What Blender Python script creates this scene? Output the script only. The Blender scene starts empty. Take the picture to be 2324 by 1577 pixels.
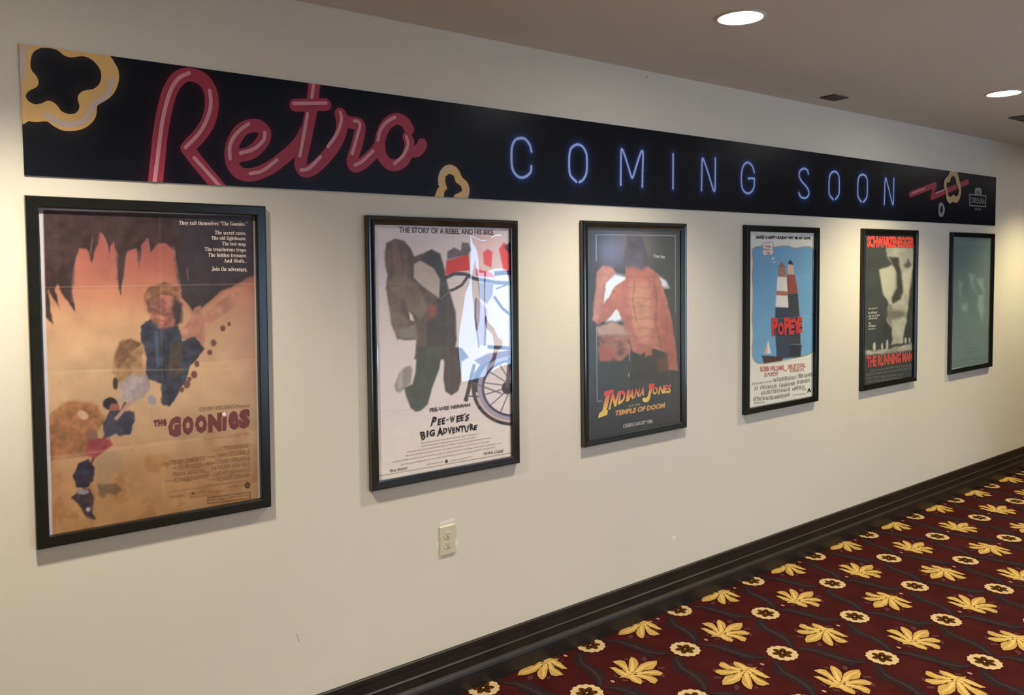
import bpy, bmesh, math, random
import numpy as np
from mathutils import Vector, Matrix

# ------------------------------------------------------------------ scene, camera, world, exposure
S = bpy.context.scene
COL = S.collection
W_PX, H_PX = 2324.0, 1577.0
FOC, PPX, PPY = 1800.0, 1162.0, 700.0           # focal length and principal point, in photo pixels
YAW, PITCH, ROLL = math.radians(36.97339), math.radians(2.98690), math.radians(-0.63230)
CAM = np.array([0.0, -2.72318, 1.765])           # eye height over the carpet
CEIL = 1.765 + 0.945

_f = np.array([math.sin(YAW)*math.cos(PITCH), math.cos(YAW)*math.cos(PITCH), -math.sin(PITCH)])
_r = np.array([math.cos(YAW), -math.sin(YAW), 0.0])
_u = np.cross(_r, _f)
CR = _r*math.cos(ROLL) + _u*math.sin(ROLL)
CU = -_r*math.sin(ROLL) + _u*math.cos(ROLL)
CF = _f

cam = bpy.data.cameras.new('camera')
cam.sensor_fit = 'HORIZONTAL'
cam.sensor_width = 36.0
cam.lens = 36.0*FOC/W_PX
cam.shift_x = 0.0
cam.shift_y = (PPY - H_PX/2)/W_PX
cam.clip_start = 0.05
camo = bpy.data.objects.new('camera', cam)
COL.objects.link(camo)
camo.matrix_world = Matrix(((CR[0], CU[0], -CF[0], CAM[0]), (CR[1], CU[1], -CF[1], CAM[1]), (CR[2], CU[2], -CF[2], CAM[2]), (0, 0, 0, 1)))
S.camera = camo

S.view_settings.view_transform = 'Standard'
S.view_settings.look = 'None'
S.view_settings.gamma = 1.0
S.view_settings.use_curve_mapping = False
S.view_settings.exposure = 1.80
S.cycles.use_denoising = True
S.cycles.max_bounces = 8
S.cycles.diffuse_bounces = 5
S.cycles.transparent_max_bounces = 12
S.cycles.caustics_reflective = False
S.cycles.caustics_refractive = False

world = bpy.data.worlds.new('daylight')
S.world = world
world.use_nodes = True
bg = world.node_tree.nodes['Background']
bg.inputs['Color'].default_value = (0.42, 0.66, 1.0, 1)
DAY = 2.8
bg.inputs['Strength'].default_value = DAY

LAMP_W = 44.0            # watts of each ceiling downlight by the poster wall
LAMP_FILL_W = 62.0       # and of the unseen fill lamps added further out
LAMP_COL = (1.0, 0.90, 0.72)
LAMP_WARM = (1.0, 0.86, 0.52)        # warmer tint of the lamps towards the far end

# ------------------------------------------------------------------ helpers
def ray(px, py):
    return CF*FOC + CR*(px-PPX) + CU*(PPY-py)

def wp(px, py, y=0.0):
    """photo pixel -> (x, z) on the vertical plane at depth y"""
    v = ray(px, py); t = (y-CAM[1])/v[1]
    return CAM[0]+v[0]*t, CAM[2]+v[2]*t

def fp(px, py, z=0.0):
    v = ray(px, py); t = (z-CAM[2])/v[2]
    return CAM[0]+v[0]*t, CAM[1]+v[1]*t

def project(P):
    v = P - CAM
    d = v@CF
    return np.stack([PPX+FOC*(v@CR)/d, PPY-FOC*(v@CU)/d], -1)

def Z(ox, oy, s):
    """a magnified crop's pixels -> photo pixels"""
    return lambda pts: [(ox+x*s, oy+y*s) for x, y in pts]

def lin(c):
    c = np.asarray(c, float)/255.0
    return np.where(c <= 0.04045, c/12.92, ((c+0.055)/1.055)**2.4)

MATS = {}
def mat(name, rgb, rough=0.6, spec=0.3, metal=0.0, noise=None, bump=None, coat=0.0):
    """rgb in linear albedo; noise=(scale, amount) mottles the colour, bump=(scale, strength)"""
    if name in MATS: return MATS[name]
    m = bpy.data.materials.new(name); m.use_nodes = True
    nt = m.node_tree; b = nt.nodes['Principled BSDF']
    b.inputs['Base Color'].default_value = (*rgb, 1)
    b.inputs['Roughness'].default_value = rough
    b.inputs['Specular IOR Level'].default_value = spec
    b.inputs['Metallic'].default_value = metal
    b.inputs['Coat Weight'].default_value = coat
    if noise or bump:
        tc = nt.nodes.new('ShaderNodeTexCoord')
    if noise:
        n = nt.nodes.new('ShaderNodeTexNoise'); n.inputs['Scale'].default_value = noise[0]; n.inputs['Detail'].default_value = 4
        r = nt.nodes.new('ShaderNodeValToRGB')
        a = noise[1]
        r.color_ramp.elements[0].position = 0.3; r.color_ramp.elements[1].position = 0.7
        r.color_ramp.elements[0].color = (*[max(0, c*(1-a)) for c in rgb], 1)
        r.color_ramp.elements[1].color = (*[min(1, c*(1+a)) for c in rgb], 1)
        nt.links.new(tc.outputs['Object'], n.inputs['Vector'])
        nt.links.new(n.outputs['Fac'], r.inputs['Fac']); nt.links.new(r.outputs['Color'], b.inputs['Base Color'])
    if bump:
        n2 = nt.nodes.new('ShaderNodeTexNoise'); n2.inputs['Scale'].default_value = bump[0]; n2.inputs['Detail'].default_value = 3
        bp = nt.nodes.new('ShaderNodeBump'); bp.inputs['Strength'].default_value = bump[1]; bp.inputs['Distance'].default_value = 0.002
        nt.links.new(tc.outputs['Object'], n2.inputs['Vector'])
        nt.links.new(n2.outputs['Fac'], bp.inputs['Height']); nt.links.new(bp.outputs['Normal'], b.inputs['Normal'])
    MATS[name] = m
    return m

def attr_mat(name, rough=0.6, spec=0.25, attr='ink'):
    m = bpy.data.materials.new(name); m.use_nodes = True
    nt = m.node_tree; b = nt.nodes['Principled BSDF']
    a = nt.nodes.new('ShaderNodeAttribute'); a.attribute_name = attr
    nt.links.new(a.outputs['Color'], b.inputs['Base Color'])
    b.inputs['Roughness'].default_value = rough
    b.inputs['Specular IOR Level'].default_value = spec
    return m

def emit_mat(name, rgb, strength):
    m = bpy.data.materials.new(name); m.use_nodes = True
    nt = m.node_tree; nt.nodes.remove(nt.nodes['Principled BSDF'])
    e = nt.nodes.new('ShaderNodeEmission'); e.inputs['Color'].default_value = (*rgb, 1); e.inputs['Strength'].default_value = strength
    nt.links.new(e.outputs[0], nt.nodes['Material Output'].inputs['Surface'])
    return m

def glaze_mat(name, rough, gain, ior=1.5, dust=0.0):
    """clear framing acrylic: mostly see-through, with a mirror reflection"""
    m = bpy.data.materials.new(name); m.use_nodes = True
    nt = m.node_tree; nt.nodes.remove(nt.nodes['Principled BSDF'])
    tr = nt.nodes.new('ShaderNodeBsdfTransparent'); gl = nt.nodes.new('ShaderNodeBsdfGlossy')
    gl.inputs['Roughness'].default_value = rough
    fr = nt.nodes.new('ShaderNodeFresnel'); fr.inputs['IOR'].default_value = ior
    ml = nt.nodes.new('ShaderNodeMath'); ml.operation = 'MULTIPLY'; ml.inputs[1].default_value = gain; ml.use_clamp = True
    mx = nt.nodes.new('ShaderNodeMixShader')
    # the mirror film is on the outer face only
    ge = nt.nodes.new('ShaderNodeNewGeometry'); iv = nt.nodes.new('ShaderNodeMath'); iv.operation = 'SUBTRACT'; iv.inputs[0].default_value = 1.0
    m3 = nt.nodes.new('ShaderNodeMath'); m3.operation = 'MULTIPLY'
    nt.links.new(ge.outputs['Backfacing'], iv.inputs[1]); nt.links.new(ml.outputs[0], m3.inputs[0]); nt.links.new(iv.outputs[0], m3.inputs[1])
    nt.links.new(fr.outputs[0], ml.inputs[0]); nt.links.new(m3.outputs[0], mx.inputs[0])
    nt.links.new(tr.outputs[0], mx.inputs[1]); nt.links.new(gl.outputs[0], mx.inputs[2])
    out = mx
    if dust > 0:
        df = nt.nodes.new('ShaderNodeBsdfDiffuse'); df.inputs['Color'].default_value = (0.55, 0.62, 0.60, 1)
        m2 = nt.nodes.new('ShaderNodeMixShader'); m2.inputs[0].default_value = dust
        nt.links.new(mx.outputs[0], m2.inputs[1]); nt.links.new(df.outputs[0], m2.inputs[2]); out = m2
    nt.links.new(out.outputs[0], nt.nodes['Material Output'].inputs['Surface'])
    return m

def empty(name, loc, label=None, cat=None, group=None):
    o = bpy.data.objects.new(name, None); COL.objects.link(o); o.location = loc
    o.empty_display_size = 0.1
    if label: o['label'] = label
    if cat: o['category'] = cat
    if group: o['group'] = group
    return o

def wloc(o):
    p = Vector((0, 0, 0))
    while o is not None:
        p += o.location; o = o.parent
    return p

def obj(name, verts, faces, mats, parent=None, midx=None, smooth=False, origin=None):
    """ONE mesh object from world-space vertices; the origin sits at the parent's (or at origin)"""
    org = np.array(origin if origin is not None else (wloc(parent) if parent else (0, 0, 0)), float)
    v = np.asarray(verts, float) - org
    me = bpy.data.meshes.new(name)
    me.from_pydata(v.tolist(), [], [tuple(f) for f in faces])
    for m in (mats if isinstance(mats, (list, tuple)) else [mats]): me.materials.append(m)
    if midx is not None: me.polygons.foreach_set('material_index', midx)
    if smooth: me.polygons.foreach_set('use_smooth', [True]*len(me.polygons))
    me.update()
    o = bpy.data.objects.new(name, me); COL.objects.link(o)
    if parent:
        o.parent = parent
        o.location = Vector(org) - wloc(parent)
    else:
        o.location = org
    return o

def structure(o):
    o['kind'] = 'structure'; return o

class Geo:
    def __init__(s): s.v = []; s.f = []; s.m = []
    def add(s, verts, faces, mi=0):
        k = len(s.v); s.v += [tuple(p) for p in verts]
        s.f += [tuple(i+k for i in f) for f in faces]; s.m += [mi]*len(faces)
    def box(s, a, b, mi=0):
        x0, y0, z0 = a; x1, y1, z1 = b
        s.add([(x0, y0, z0), (x1, y0, z0), (x1, y1, z0), (x0, y1, z0), (x0, y0, z1), (x1, y0, z1), (x1, y1, z1), (x0, y1, z1)],
              [(0, 3, 2, 1), (4, 5, 6, 7), (0, 1, 5, 4), (1, 2, 6, 5), (2, 3, 7, 6), (3, 0, 4, 7)], mi)
    def poly(s, pts, mi=0):
        s.add(pts, [tuple(range(len(pts)))], mi)
    def make(s, name, mats, parent=None, smooth=False, origin=None):
        return obj(name, s.v, s.f, mats, parent, s.m, smooth, origin)

def area2(p):
    p = np.asarray(p); x, y = p[:, 0], p[:, 1]
    return 0.5*np.sum(x*np.roll(y, -1)-np.roll(x, -1)*y)

def smooth_pts(pts, n=6, closed=False):
    """Catmull-Rom through the points"""
    P = np.asarray(pts, float); N = len(P); out = []
    rng = range(N) if closed else range(N-1)
    for i in rng:
        p0 = P[(i-1) % N] if closed or i > 0 else 2*P[0]-P[1]
        p1 = P[i]; p2 = P[(i+1) % N]
        p3 = P[(i+2) % N] if closed or i+2 < N else 2*P[-1]-P[-2]
        for k in range(n):
            t = k/n
            out.append(0.5*((2*p1)+(-p0+p2)*t+(2*p0-5*p1+4*p2-p3)*t*t+(-p0+3*p1-3*p2+p3)*t**3))
    if not closed: out.append(P[-1])
    return np.array(out)

def ribbon(g, pts, w, to3, caps=True, mi=0, clip=None, taper=None):
    """flat stroke of width w along 2-D pts; to3 maps (a, b) to 3-D"""
    P = np.asarray(pts, float); N = len(P)
    T = np.gradient(P, axis=0); T /= np.maximum(np.linalg.norm(T, axis=1)[:, None], 1e-9)
    Nn = np.stack([-T[:, 1], T[:, 0]], 1)
    ww = np.full(N, w/2) if taper is None else np.asarray(taper)*w/2
    L = P+Nn*ww[:, None]; R = P-Nn*ww[:, None]
    def c(q):
        q = np.asarray(q, float)
        if clip is not None:
            q = np.stack([np.clip(q[..., 0], clip[0], clip[1]), np.clip(q[..., 1], clip[2], clip[3])], -1)
        return [to3(a, b) for a, b in q]
    g.add(c(L)+c(R), [(i, N+i, N+i+1, i+1) for i in range(N-1)], mi)
    if caps:
        for e, s in ((0, -1), (N-1, 1)):
            a0 = math.atan2(T[e, 1]*s, T[e, 0]*s)
            arc = [P[e]+ww[e]*np.array([math.cos(a0+a), math.sin(a0+a)]) for a in np.linspace(-math.pi/2, math.pi/2, 9)]
            g.add(c(np.array(arc)), [tuple(range(9))], mi)

# ------------------------------------------------------------------ lettering
def serif(s):
    o = ''
    for ch in s:
        if 'A' <= ch <= 'Z': o += chr(0x1D400+ord(ch)-65)
        elif 'a' <= ch <= 'z': o += chr(0x1D41A+ord(ch)-97)
        elif '0' <= ch <= '9': o += chr(0x1D7CE+ord(ch)-48)
        else: o += ch
    return o

_TC = {}
def glyphs(text, weight=0.0, res=3, spacing=1.0):
    key = (text, weight, res, spacing)
    if key not in _TC:
        cu = bpy.data.curves.new('lettering', 'FONT'); cu.body = text; cu.size = 1.0
        cu.offset = weight; cu.resolution_u = res; cu.fill_mode = 'FRONT'; cu.space_character = spacing
        ob = bpy.data.objects.new('lettering', cu)
        me = bpy.data.meshes.new_from_object(ob)
        v = np.array([(p.co.x, p.co.y) for p in me.vertices]); f = [tuple(p.vertices) for p in me.polygons]
        bpy.data.objects.remove(ob); bpy.data.curves.remove(cu); bpy.data.meshes.remove(me)
        _TC[key] = (v, f)
    return _TC[key]

def text_quad(g, text, quad, y, mi=0, weight=0.0, res=3, spacing=1.0, yq=None):
    """letter `text` into the photo-pixel quad TL,TR,BR,BL laid on the wall-parallel plane at depth y"""
    v, f = glyphs(text, weight, res, spacing)
    if not len(v): return
    lo, hi = v.min(0), v.max(0)
    u = (v-lo)/np.maximum(hi-lo, 1e-6)
    TL, TR, BR, BL = [np.array(wp(px, py, y if yq is None else yq)) for px, py in quad]
    a, b = u[:, :1], u[:, 1:]
    q = (TL*(1-a)+TR*a)*b+(BL*(1-a)+BR*a)*(1-b)
    if weight > 0:                     # thickened letters: no two faces share a plane where they touch
        for n, fc in enumerate(f):
            g.add([(q[i][0], y-4e-7*n, q[i][1]) for i in fc], [tuple(range(len(fc)))], mi)
    else:
        g.add([(x, y, z) for x, z in q], f, mi)

def word_bars(g, quad, y, rng, mi=0, word=(2, 8), ch=0.55):
    """a line of print too small to read: words of thin upright strokes"""
    TL, TR, BR, BL = [np.array(wp(px, py, y)) for px, py in quad]
    L = np.linalg.norm(TR-TL); h = np.linalg.norm(BL-TL); step = h*ch; x = 0.0
    def P(a, b):
        q = (TL*(1-a)+TR*a)*(1-b)+(BL*(1-a)+BR*a)*b
        return (q[0], y, q[1])
    while x < L:
        n = rng.randint(*word)
        for i in range(n):
            if x+step*0.7 > L: break
            k = rng.random(); b0 = 0.0 if k < 0.5 else 0.22
            g.add([P(x/L, b0), P((x+step*0.34)/L, b0), P((x+step*0.34)/L, 1), P(x/L, 1)], [(0, 3, 2, 1)], mi)
            if k > 0.35:
                t0 = 0.0 if k < 0.6 else (0.42 if k < 0.8 else 0.8)
                g.add([P((x+step*0.3)/L, t0), P((x+step*0.74)/L, t0), P((x+step*0.74)/L, t0+0.2), P((x+step*0.3)/L, t0+0.2)], [(0, 3, 2, 1)], mi)
            x += step
        x += step*0.8

# ------------------------------------------------------------------ painting (printed pictures as point colours)
def sdist(poly, P):
    """signed distance in pixels, negative inside"""
    poly = np.asarray(poly, float)
    d = np.full(len(P), 1e9); ins = np.zeros(len(P), bool)
    n = len(poly)
    for i in range(n):
        a, b = poly[i], poly[(i+1) % n]
        e = b-a; w = P-a
        t = np.clip((w@e)/max(e@e, 1e-9), 0, 1)
        d = np.minimum(d, np.hypot(w[:, 0]-t*e[0], w[:, 1]-t*e[1]))
        c = ((a[1] > P[:, 1]) != (b[1] > P[:, 1]))
        with np.errstate(divide='ignore', invalid='ignore'):
            xs = (b[0]-a[0])*(P[:, 1]-a[1])/(b[1]-a[1] if b[1] != a[1] else 1e-9)+a[0]
        ins ^= c & (P[:, 0] < xs)
    return np.where(ins, -d, d)

def vnoise(P, scale, seed=0, sx=1.0, sy=1.0):
    q = np.stack([P[:, 0]*sx, P[:, 1]*sy], 1)/scale
    rs = np.random.RandomState(seed); tab = rs.rand(4096)
    def h(ix, iy): return tab[(ix*73+iy*1931+seed*17) % 4096]
    i = np.floor(q).astype(int); f = q-i; f = f*f*(3-2*f)
    a = h(i[:, 0], i[:, 1]); b = h(i[:, 0]+1, i[:, 1]); c = h(i[:, 0], i[:, 1]+1); d = h(i[:, 0]+1, i[:, 1]+1)
    return (a*(1-f[:, 0])+b*f[:, 0])*(1-f[:, 1])+(c*(1-f[:, 0])+d*f[:, 0])*f[:, 1]

def fbm(P, scale, seed=0, o=4, **k):
    s = 0; a = 1; t = 0
    for i in range(o):
        s = s+a*vnoise(P, scale/2**i, seed+i, **k); t += a; a *= 0.55
    return s/t

class Paint:
    """colours a set of points given in photo pixels, in display RGB 0..255"""
    def __init__(s, P, base):
        s.P = P; s.C = np.tile(np.asarray(base, float), (len(P), 1))
    def mix(s, m, col):
        m = np.clip(m, 0, 1)[:, None]; s.C = s.C*(1-m)+np.asarray(col, float)*m
    def rows(s, stops):
        ys = [a for a, _ in stops]
        s.C = np.stack([np.interp(s.P[:, 1], ys, [c[k] for _, c in stops]) for k in range(3)], 1)
    def poly(s, pts, col, soft=1.2, wob=0.0, seed=1, op=1.0, grain=0.0):
        pts = np.asarray(pts, float); pad = soft*2+wob+3
        lo, hi = pts.min(0)-pad, pts.max(0)+pad
        k = np.where((s.P[:, 0] > lo[0]) & (s.P[:, 0] < hi[0]) & (s.P[:, 1] > lo[1]) & (s.P[:, 1] < hi[1]))[0]
        if not len(k): return
        Q = s.P[k]; d = sdist(pts, Q)
        if wob: d = d+(fbm(Q, 14, seed)-0.5)*2*wob
        m = np.clip(0.5-d/(2*soft), 0, 1)*op
        c = np.asarray(col, float)[None, :]*np.ones((len(k), 1))
        if grain: c = c*(1+(fbm(Q, 16, seed+5)-0.5)[:, None]*2*grain)
        s.C[k] = s.C[k]*(1-m[:, None])+c*m[:, None]
    def ell(s, c, r, col, soft=1.2, rot=0.0, **k):
        a = np.linspace(0, 2*math.pi, 28, endpoint=False); cr, sr = math.cos(rot), math.sin(rot)
        s.poly([(c[0]+r[0]*math.cos(t)*cr-r[1]*math.sin(t)*sr, c[1]+r[0]*math.cos(t)*sr+r[1]*math.sin(t)*cr) for t in a], col, soft, **k)
    def line(s, pts, w, col, soft=1.0, op=1.0):
        for a, b in zip(pts[:-1], pts[1:]):
            a = np.array(a, float); b = np.array(b, float); e = b-a; n = np.array([-e[1], e[0]])/max(np.hypot(*e), 1e-6)*w/2
            s.poly([a+n, b+n, b-n, a-n], col, soft, op=op)
    def glow(s, c, r, col, op=1.0):
        d = np.hypot((s.P[:, 0]-c[0])/r[0], (s.P[:, 1]-c[1])/r[1])
        s.mix(np.exp(-d*d*1.6)*op, col)

def paint_to_attr(o, C, gain):
    a = o.data.color_attributes.new('ink', 'FLOAT_COLOR', 'POINT')
    L = np.clip(lin(C)*np.asarray(gain), 0.004, 0.86)
    buf = np.ones((len(C), 4), np.float32); buf[:, :3] = L
    a.data.foreach_set('color', buf.ravel())

# ------------------------------------------------------------------ materials
M_wall = mat('cream wall paint', (0.66, 0.62, 0.525), 0.75, 0.2, noise=(1.4, 0.02), bump=(320, 0.12))
M_ceil = mat('ceiling paint', (0.60, 0.585, 0.565), 0.85, 0.15, noise=(1.1, 0.02), bump=(240, 0.1))
M_base = mat('dark stained wood', (0.014, 0.010, 0.008), 0.44, 0.4, noise=(9, 0.25))
M_frame = mat('black lacquered frame', (0.007, 0.008, 0.007), 0.24, 0.4, noise=(30, 0.2))
M_gloss = mat('glossy black frame', (0.010, 0.013, 0.016), 0.13, 0.9, noise=(30, 0.2))
M_back = mat('hardboard backing', (0.20, 0.13, 0.08), 0.8, 0.2, noise=(60, 0.2))
M_plate = mat('ivory plastic', (0.60, 0.53, 0.38), 0.42, 0.4, noise=(40, 0.03))
M_slot = mat('socket slot', (0.05, 0.04, 0.03), 0.6, 0.2, noise=(90, 0.1))
M_trim = mat('white lamp trim', (0.62, 0.58, 0.52), 0.5, 0.3, noise=(20, 0.03))
M_grille = mat('dusty grey grille', (0.10, 0.085, 0.07), 0.7, 0.2, noise=(80, 0.2))
M_screw = mat('painted screw', (0.42, 0.37, 0.28), 0.4, 0.5, noise=(120, 0.1))

# ------------------------------------------------------------------ room shell
XL, XR, YB = -3.2, 17.0, -5.4       # extents of the lobby; the poster wall is y = 0
g = Geo(); g.box((XL-0.15, 0, -0.05), (XR+0.15, 0.15, CEIL+0.1)); M_fill = mat('pale filler', (0.78, 0.75, 0.68), 0.8, 0.2, noise=(60, 0.05)); M_scuff = mat('grey scuff', (0.40, 0.37, 0.32), 0.8, 0.2, noise=(60, 0.05))
def on_wall(pts, mi):                    # patches of filler and scuffs on the paint
    g.add([(x, -0.0003, z) for x, z in (wp(a, b) for a, b in pts)], [tuple(range(len(pts)))[::-1]], mi)
on_wall([(1524, 1216), (1529, 1214), (1533, 1217), (1532, 1223), (1527, 1224)], 1)
on_wall([(990, 1234), (997, 1226), (999, 1246), (994, 1244)], 1); on_wall([(1031, 1222), (1038, 1222), (1041, 1232), (1036, 1240), (1030, 1236)], 1); on_wall([(998, 1185), (1030, 1175), (1034, 1180), (1000, 1190)], 1)
on_wall([(672, 1438), (674, 1437), (680, 1456), (678, 1456)], 2); on_wall([(1466, 172), (1470, 172), (1470, 177), (1467, 177)], 2)
structure(g.make('wall_back', [M_wall, M_fill, M_scuff]))
g = Geo(); g.box((XL-0.15, YB-0.15, 0), (XL, 0, CEIL)); structure(g.make('wall_left', M_wall))
g = Geo(); g.box((XR, YB-0.15, 0), (XR+0.15, 0, CEIL)); structure(g.make('wall_right', M_wall))
# ceiling with round holes for the lamps is one slab; the cans hang below its face by a few millimetres
g = Geo(); g.box((XL-0.15, YB-0.15, CEIL), (XR+0.15, 0.0, CEIL+0.12)); structure(g.make('ceiling', M_ceil))

# front wall (behind the camera) with two daylight windows
WIN = [(2.85, 4.1, 0.35, 2.2), (5.3, 6.4, 0.35, 2.2)]
g = Geo()
xs = XL
for (a, b, z0, z1) in WIN:
    g.box((xs, YB-0.15, 0), (a, YB, CEIL)); g.box((a, YB-0.15, 0), (b, YB, z0)); g.box((a, YB-0.15, z1), (b, YB, CEIL)); xs = b
g.box((xs, YB-0.15, 0), (XR, YB, CEIL))
structure(g.make('wall_front', M_wall))
# unseen stub wall added to keep window daylight off the far end
g = Geo(); g.box((6.46, YB, 0), (6.60, -2.1, CEIL)); structure(g.make('wall_daylight_block', M_wall))
M_pane = glaze_mat('window glass', 0.0, 1.0, 1.45)
for n, (a, b, z0, z1) in enumerate(WIN, 1):
    g = Geo(); t = 0.05
    g.box((a, YB-0.10, z0), (a+t, YB-0.03, z1)); g.box((b-t, YB-0.10, z0), (b, YB-0.03, z1))
    g.box((a+t, YB-0.10, z0), (b-t, YB-0.03, z0+t)); g.box((a+t, YB-0.10, z1-t), (b-t, YB-0.03, z1))
    mx = (a+b)/2; g.box((mx-0.025, YB-0.10, z0+t), (mx+0.025, YB-0.03, z1-t))
    w = structure(g.make('window_%d' % n, M_base))
    g = Geo(); g.box((a+t*0.5, YB-0.07, z0+t*0.5), (b-t*0.5, YB-0.064, z1-t*0.5)); g.make('window_pane', M_pane, w)
    L = bpy.data.lights.new('daylight_portal', 'AREA'); L.shape = 'RECTANGLE'; L.size = b-a; L.size_y = z1-z0
    L.cycles.is_portal = True
    lo = bpy.data.objects.new('daylight_portal', L); COL.objects.link(lo)
    lo.location = ((a+b)/2, YB-0.16, (z0+z1)/2); lo.rotation_euler = (math.radians(90), 0, 0)   # faces +y, into the lobby

# a red translucent cloth strip hung across the window head
m = bpy.data.materials.new('red window cloth'); m.use_nodes = True
nt = m.node_tree; b = nt.nodes['Principled BSDF']; b.inputs['Base Color'].default_value = (0.75, 0.06, 0.05, 1); b.inputs['Roughness'].default_value = 0.8
tl = nt.nodes.new('ShaderNodeBsdfTranslucent'); tl.inputs['Color'].default_value = (0.85, 0.10, 0.08, 1)
mx_ = nt.nodes.new('ShaderNodeMixShader'); mx_.inputs[0].default_value = 0.7
wv_ = nt.nodes.new('ShaderNodeTexWave'); wv_.inputs['Scale'].default_value = 3.0
nt.links.new(b.outputs[0], mx_.inputs[1]); nt.links.new(tl.outputs[0], mx_.inputs[2]); nt.links.new(mx_.outputs[0], nt.nodes['Material Output'].inputs['Surface'])
sg = empty('window_pennant', (6.0, YB+0.02, 1.72), 'red cloth strip hung across the window head', 'pennant')
g = Geo(); n_ = 24; v = []
for i_ in range(n_+1):
    x_ = 5.38+1.35*i_/n_; y_ = YB+0.02+0.012*math.sin(i_*1.3)
    for z_ in (1.74, 2.12): v.append((x_, y_, z_))
g.add(v, [(2*i_, 2*i_+2, 2*i_+3, 2*i_+1) for i_ in range(n_)])
g.make('cloth', m, sg, smooth=True)
g = Geo(); g.box((5.34, YB+0.012, 2.115), (6.77, YB+0.028, 2.131)); g.make('rod', M_base, sg)

# skirting on the poster wall: stepped, moulded profile (depth from wall, height)
def skirting(name, x0, x1, y, sgn):
    prof = [(0.0, 0.196), (0.007, 0.196), (0.011, 0.192), (0.011, 0.174), (0.009, 0.171), (0.009, 0.134), (0.012, 0.131),
            (0.015, 0.129), (0.015, 0.126), (0.013, 0.123), (0.013, 0.092), (0.016, 0.088), (0.024, 0.080), (0.027, 0.070), (0.028, 0.045), (0.028, 0.0), (0.0, 0.0)]
    n = len(prof)
    v = [(x0, y-sgn*d, z) for d, z in prof]+[(x1, y-sgn*d, z) for d, z in prof]
    f = [(i, (i+1) % n, n+(i+1) % n, n+i) for i in range(n)]+[tuple(range(n)), tuple(range(2*n-1, n-1, -1))]
    if sgn > 0: f = [tuple(reversed(q)) for q in f]
    return structure(obj(name, v, f, M_base))
skirting('baseboard_back', XL, XR, 0.0, 1)

# ------------------------------------------------------------------ carpet: woven repeat inlaid in the floor mesh
C_ground = mat('carpet maroon', tuple(lin((92, 34, 34))*0.43), 0.95, 0.05, noise=(7, 0.22), bump=(700, 0.6))
C_vine = mat('carpet slate', tuple(lin((54, 40, 44))*0.62), 0.95, 0.05, noise=(60, 0.18), bump=(700, 0.6))
C_vine2 = mat('carpet slate light', tuple(lin((72, 54, 54))*0.62), 0.95, 0.05, noise=(60, 0.18), bump=(700, 0.6))
C_gold = mat('carpet gold', tuple(lin((200, 162, 92))*0.78), 0.95, 0.05, noise=(55, 0.12), bump=(700, 0.6))
C_goldl = mat('carpet light gold', tuple(lin((219, 184, 108))*0.85), 0.95, 0.05, noise=(55, 0.08), bump=(700, 0.6))
C_olive = mat('carpet olive', tuple(lin((138, 100, 40))*0.62), 0.95, 0.05, noise=(55, 0.12), bump=(700, 0.6))
C_cream = mat('carpet cream', tuple(lin((232, 200, 150))*0.66), 0.95, 0.05, noise=(70, 0.08), bump=(700, 0.6))
C_brown = mat('carpet brown', tuple(lin((92, 56, 22))*0.55), 0.95, 0.05, noise=(70, 0.15), bump=(700, 0.6))
C_mauve = mat('carpet mauve', tuple(lin((110, 64, 66))*0.55), 0.95, 0.05, noise=(70, 0.15), bump=(700, 0.6))
C_pink = mat('carpet pink', tuple(lin((205, 160, 150))*0.66), 0.95, 0.05, noise=(70, 0.08), bump=(700, 0.6))
zc = Z(1480, 1360, 280/2324)
ORG = np.array([2.764, -0.347])
def tr(pts): return np.array([fp(*q) for q in zc(pts)])-ORG
leaf = tr([(1105, 715), (1150, 690), (1060, 650), (985, 598), (905, 555), (1000, 550), (1100, 588), (1172, 612), (1120, 560), (1020, 515), (940, 465), (1050, 442), (1140, 458),
           (1200, 520), (1240, 590), (1228, 510), (1215, 440), (1240, 392), (1300, 408), (1360, 450), (1392, 500), (1368, 580), (1425, 510), (1520, 470), (1600, 458), (1697, 452),
           (1705, 510), (1660, 575), (1520, 612), (1660, 596), (1740, 600), (1845, 645), (1800, 682), (1610, 672), (1740, 718), (1782, 752), (1745, 805), (1670, 790), (1590, 745),
           (1470, 715), (1525, 770), (1510, 815), (1440, 800), (1350, 770), (1290, 730), (1200, 712)])
spines = [tr(q) for q in ([(1250, 680), (1080, 610), (960, 568)], [(1270, 660), (1190, 560), (1000, 470)], [(1310, 630), (1290, 520), (1262, 430)],
                          [(1360, 640), (1500, 540), (1650, 490)], [(1350, 660), (1550, 635), (1780, 640)], [(1330, 670), (1550, 700), (1720, 765)], [(1290, 690), (1390, 740), (1470, 790)])]
creases = [tr(q) for q in ([(1172, 612), (1250, 668)], [(1240, 590), (1285, 640)], [(1368, 580), (1340, 640)], [(1520, 612), (1400, 648)], [(1610, 672), (1430, 668)], [(1470, 715), (1370, 690)],
                           [(1020, 515), (1180, 600)], [(1650, 680), (1745, 705)], [(1490, 610), (1650, 585)])]
tufts = [tr(q) for q in ([(1120, 415), (1180, 400), (1200, 435), (1150, 440)], [(1430, 400), (1490, 385), (1520, 440), (1470, 465), (1420, 430)], [(1720, 540), (1850, 545), (1860, 580), (1740, 575)],
                         [(1810, 650), (1880, 650), (1875, 715), (1820, 690)], [(1520, 745), (1580, 760), (1560, 790), (1530, 780)], [(1000, 655), (1060, 670), (1085, 705), (1040, 700)], [(1150, 735), (1270, 740), (1290, 765), (1200, 770)])]
dots = [tr([(1015, 768)])[0]]
vine1 = smooth_pts(tr([(280, 330), (380, 310), (470, 400), (540, 500), (660, 540), (780, 590), (860, 670), (885, 790), (830, 855), (760, 800), (720, 720), (600, 640), (440, 570), (300, 520), (265, 430)]), 3, True)
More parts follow.
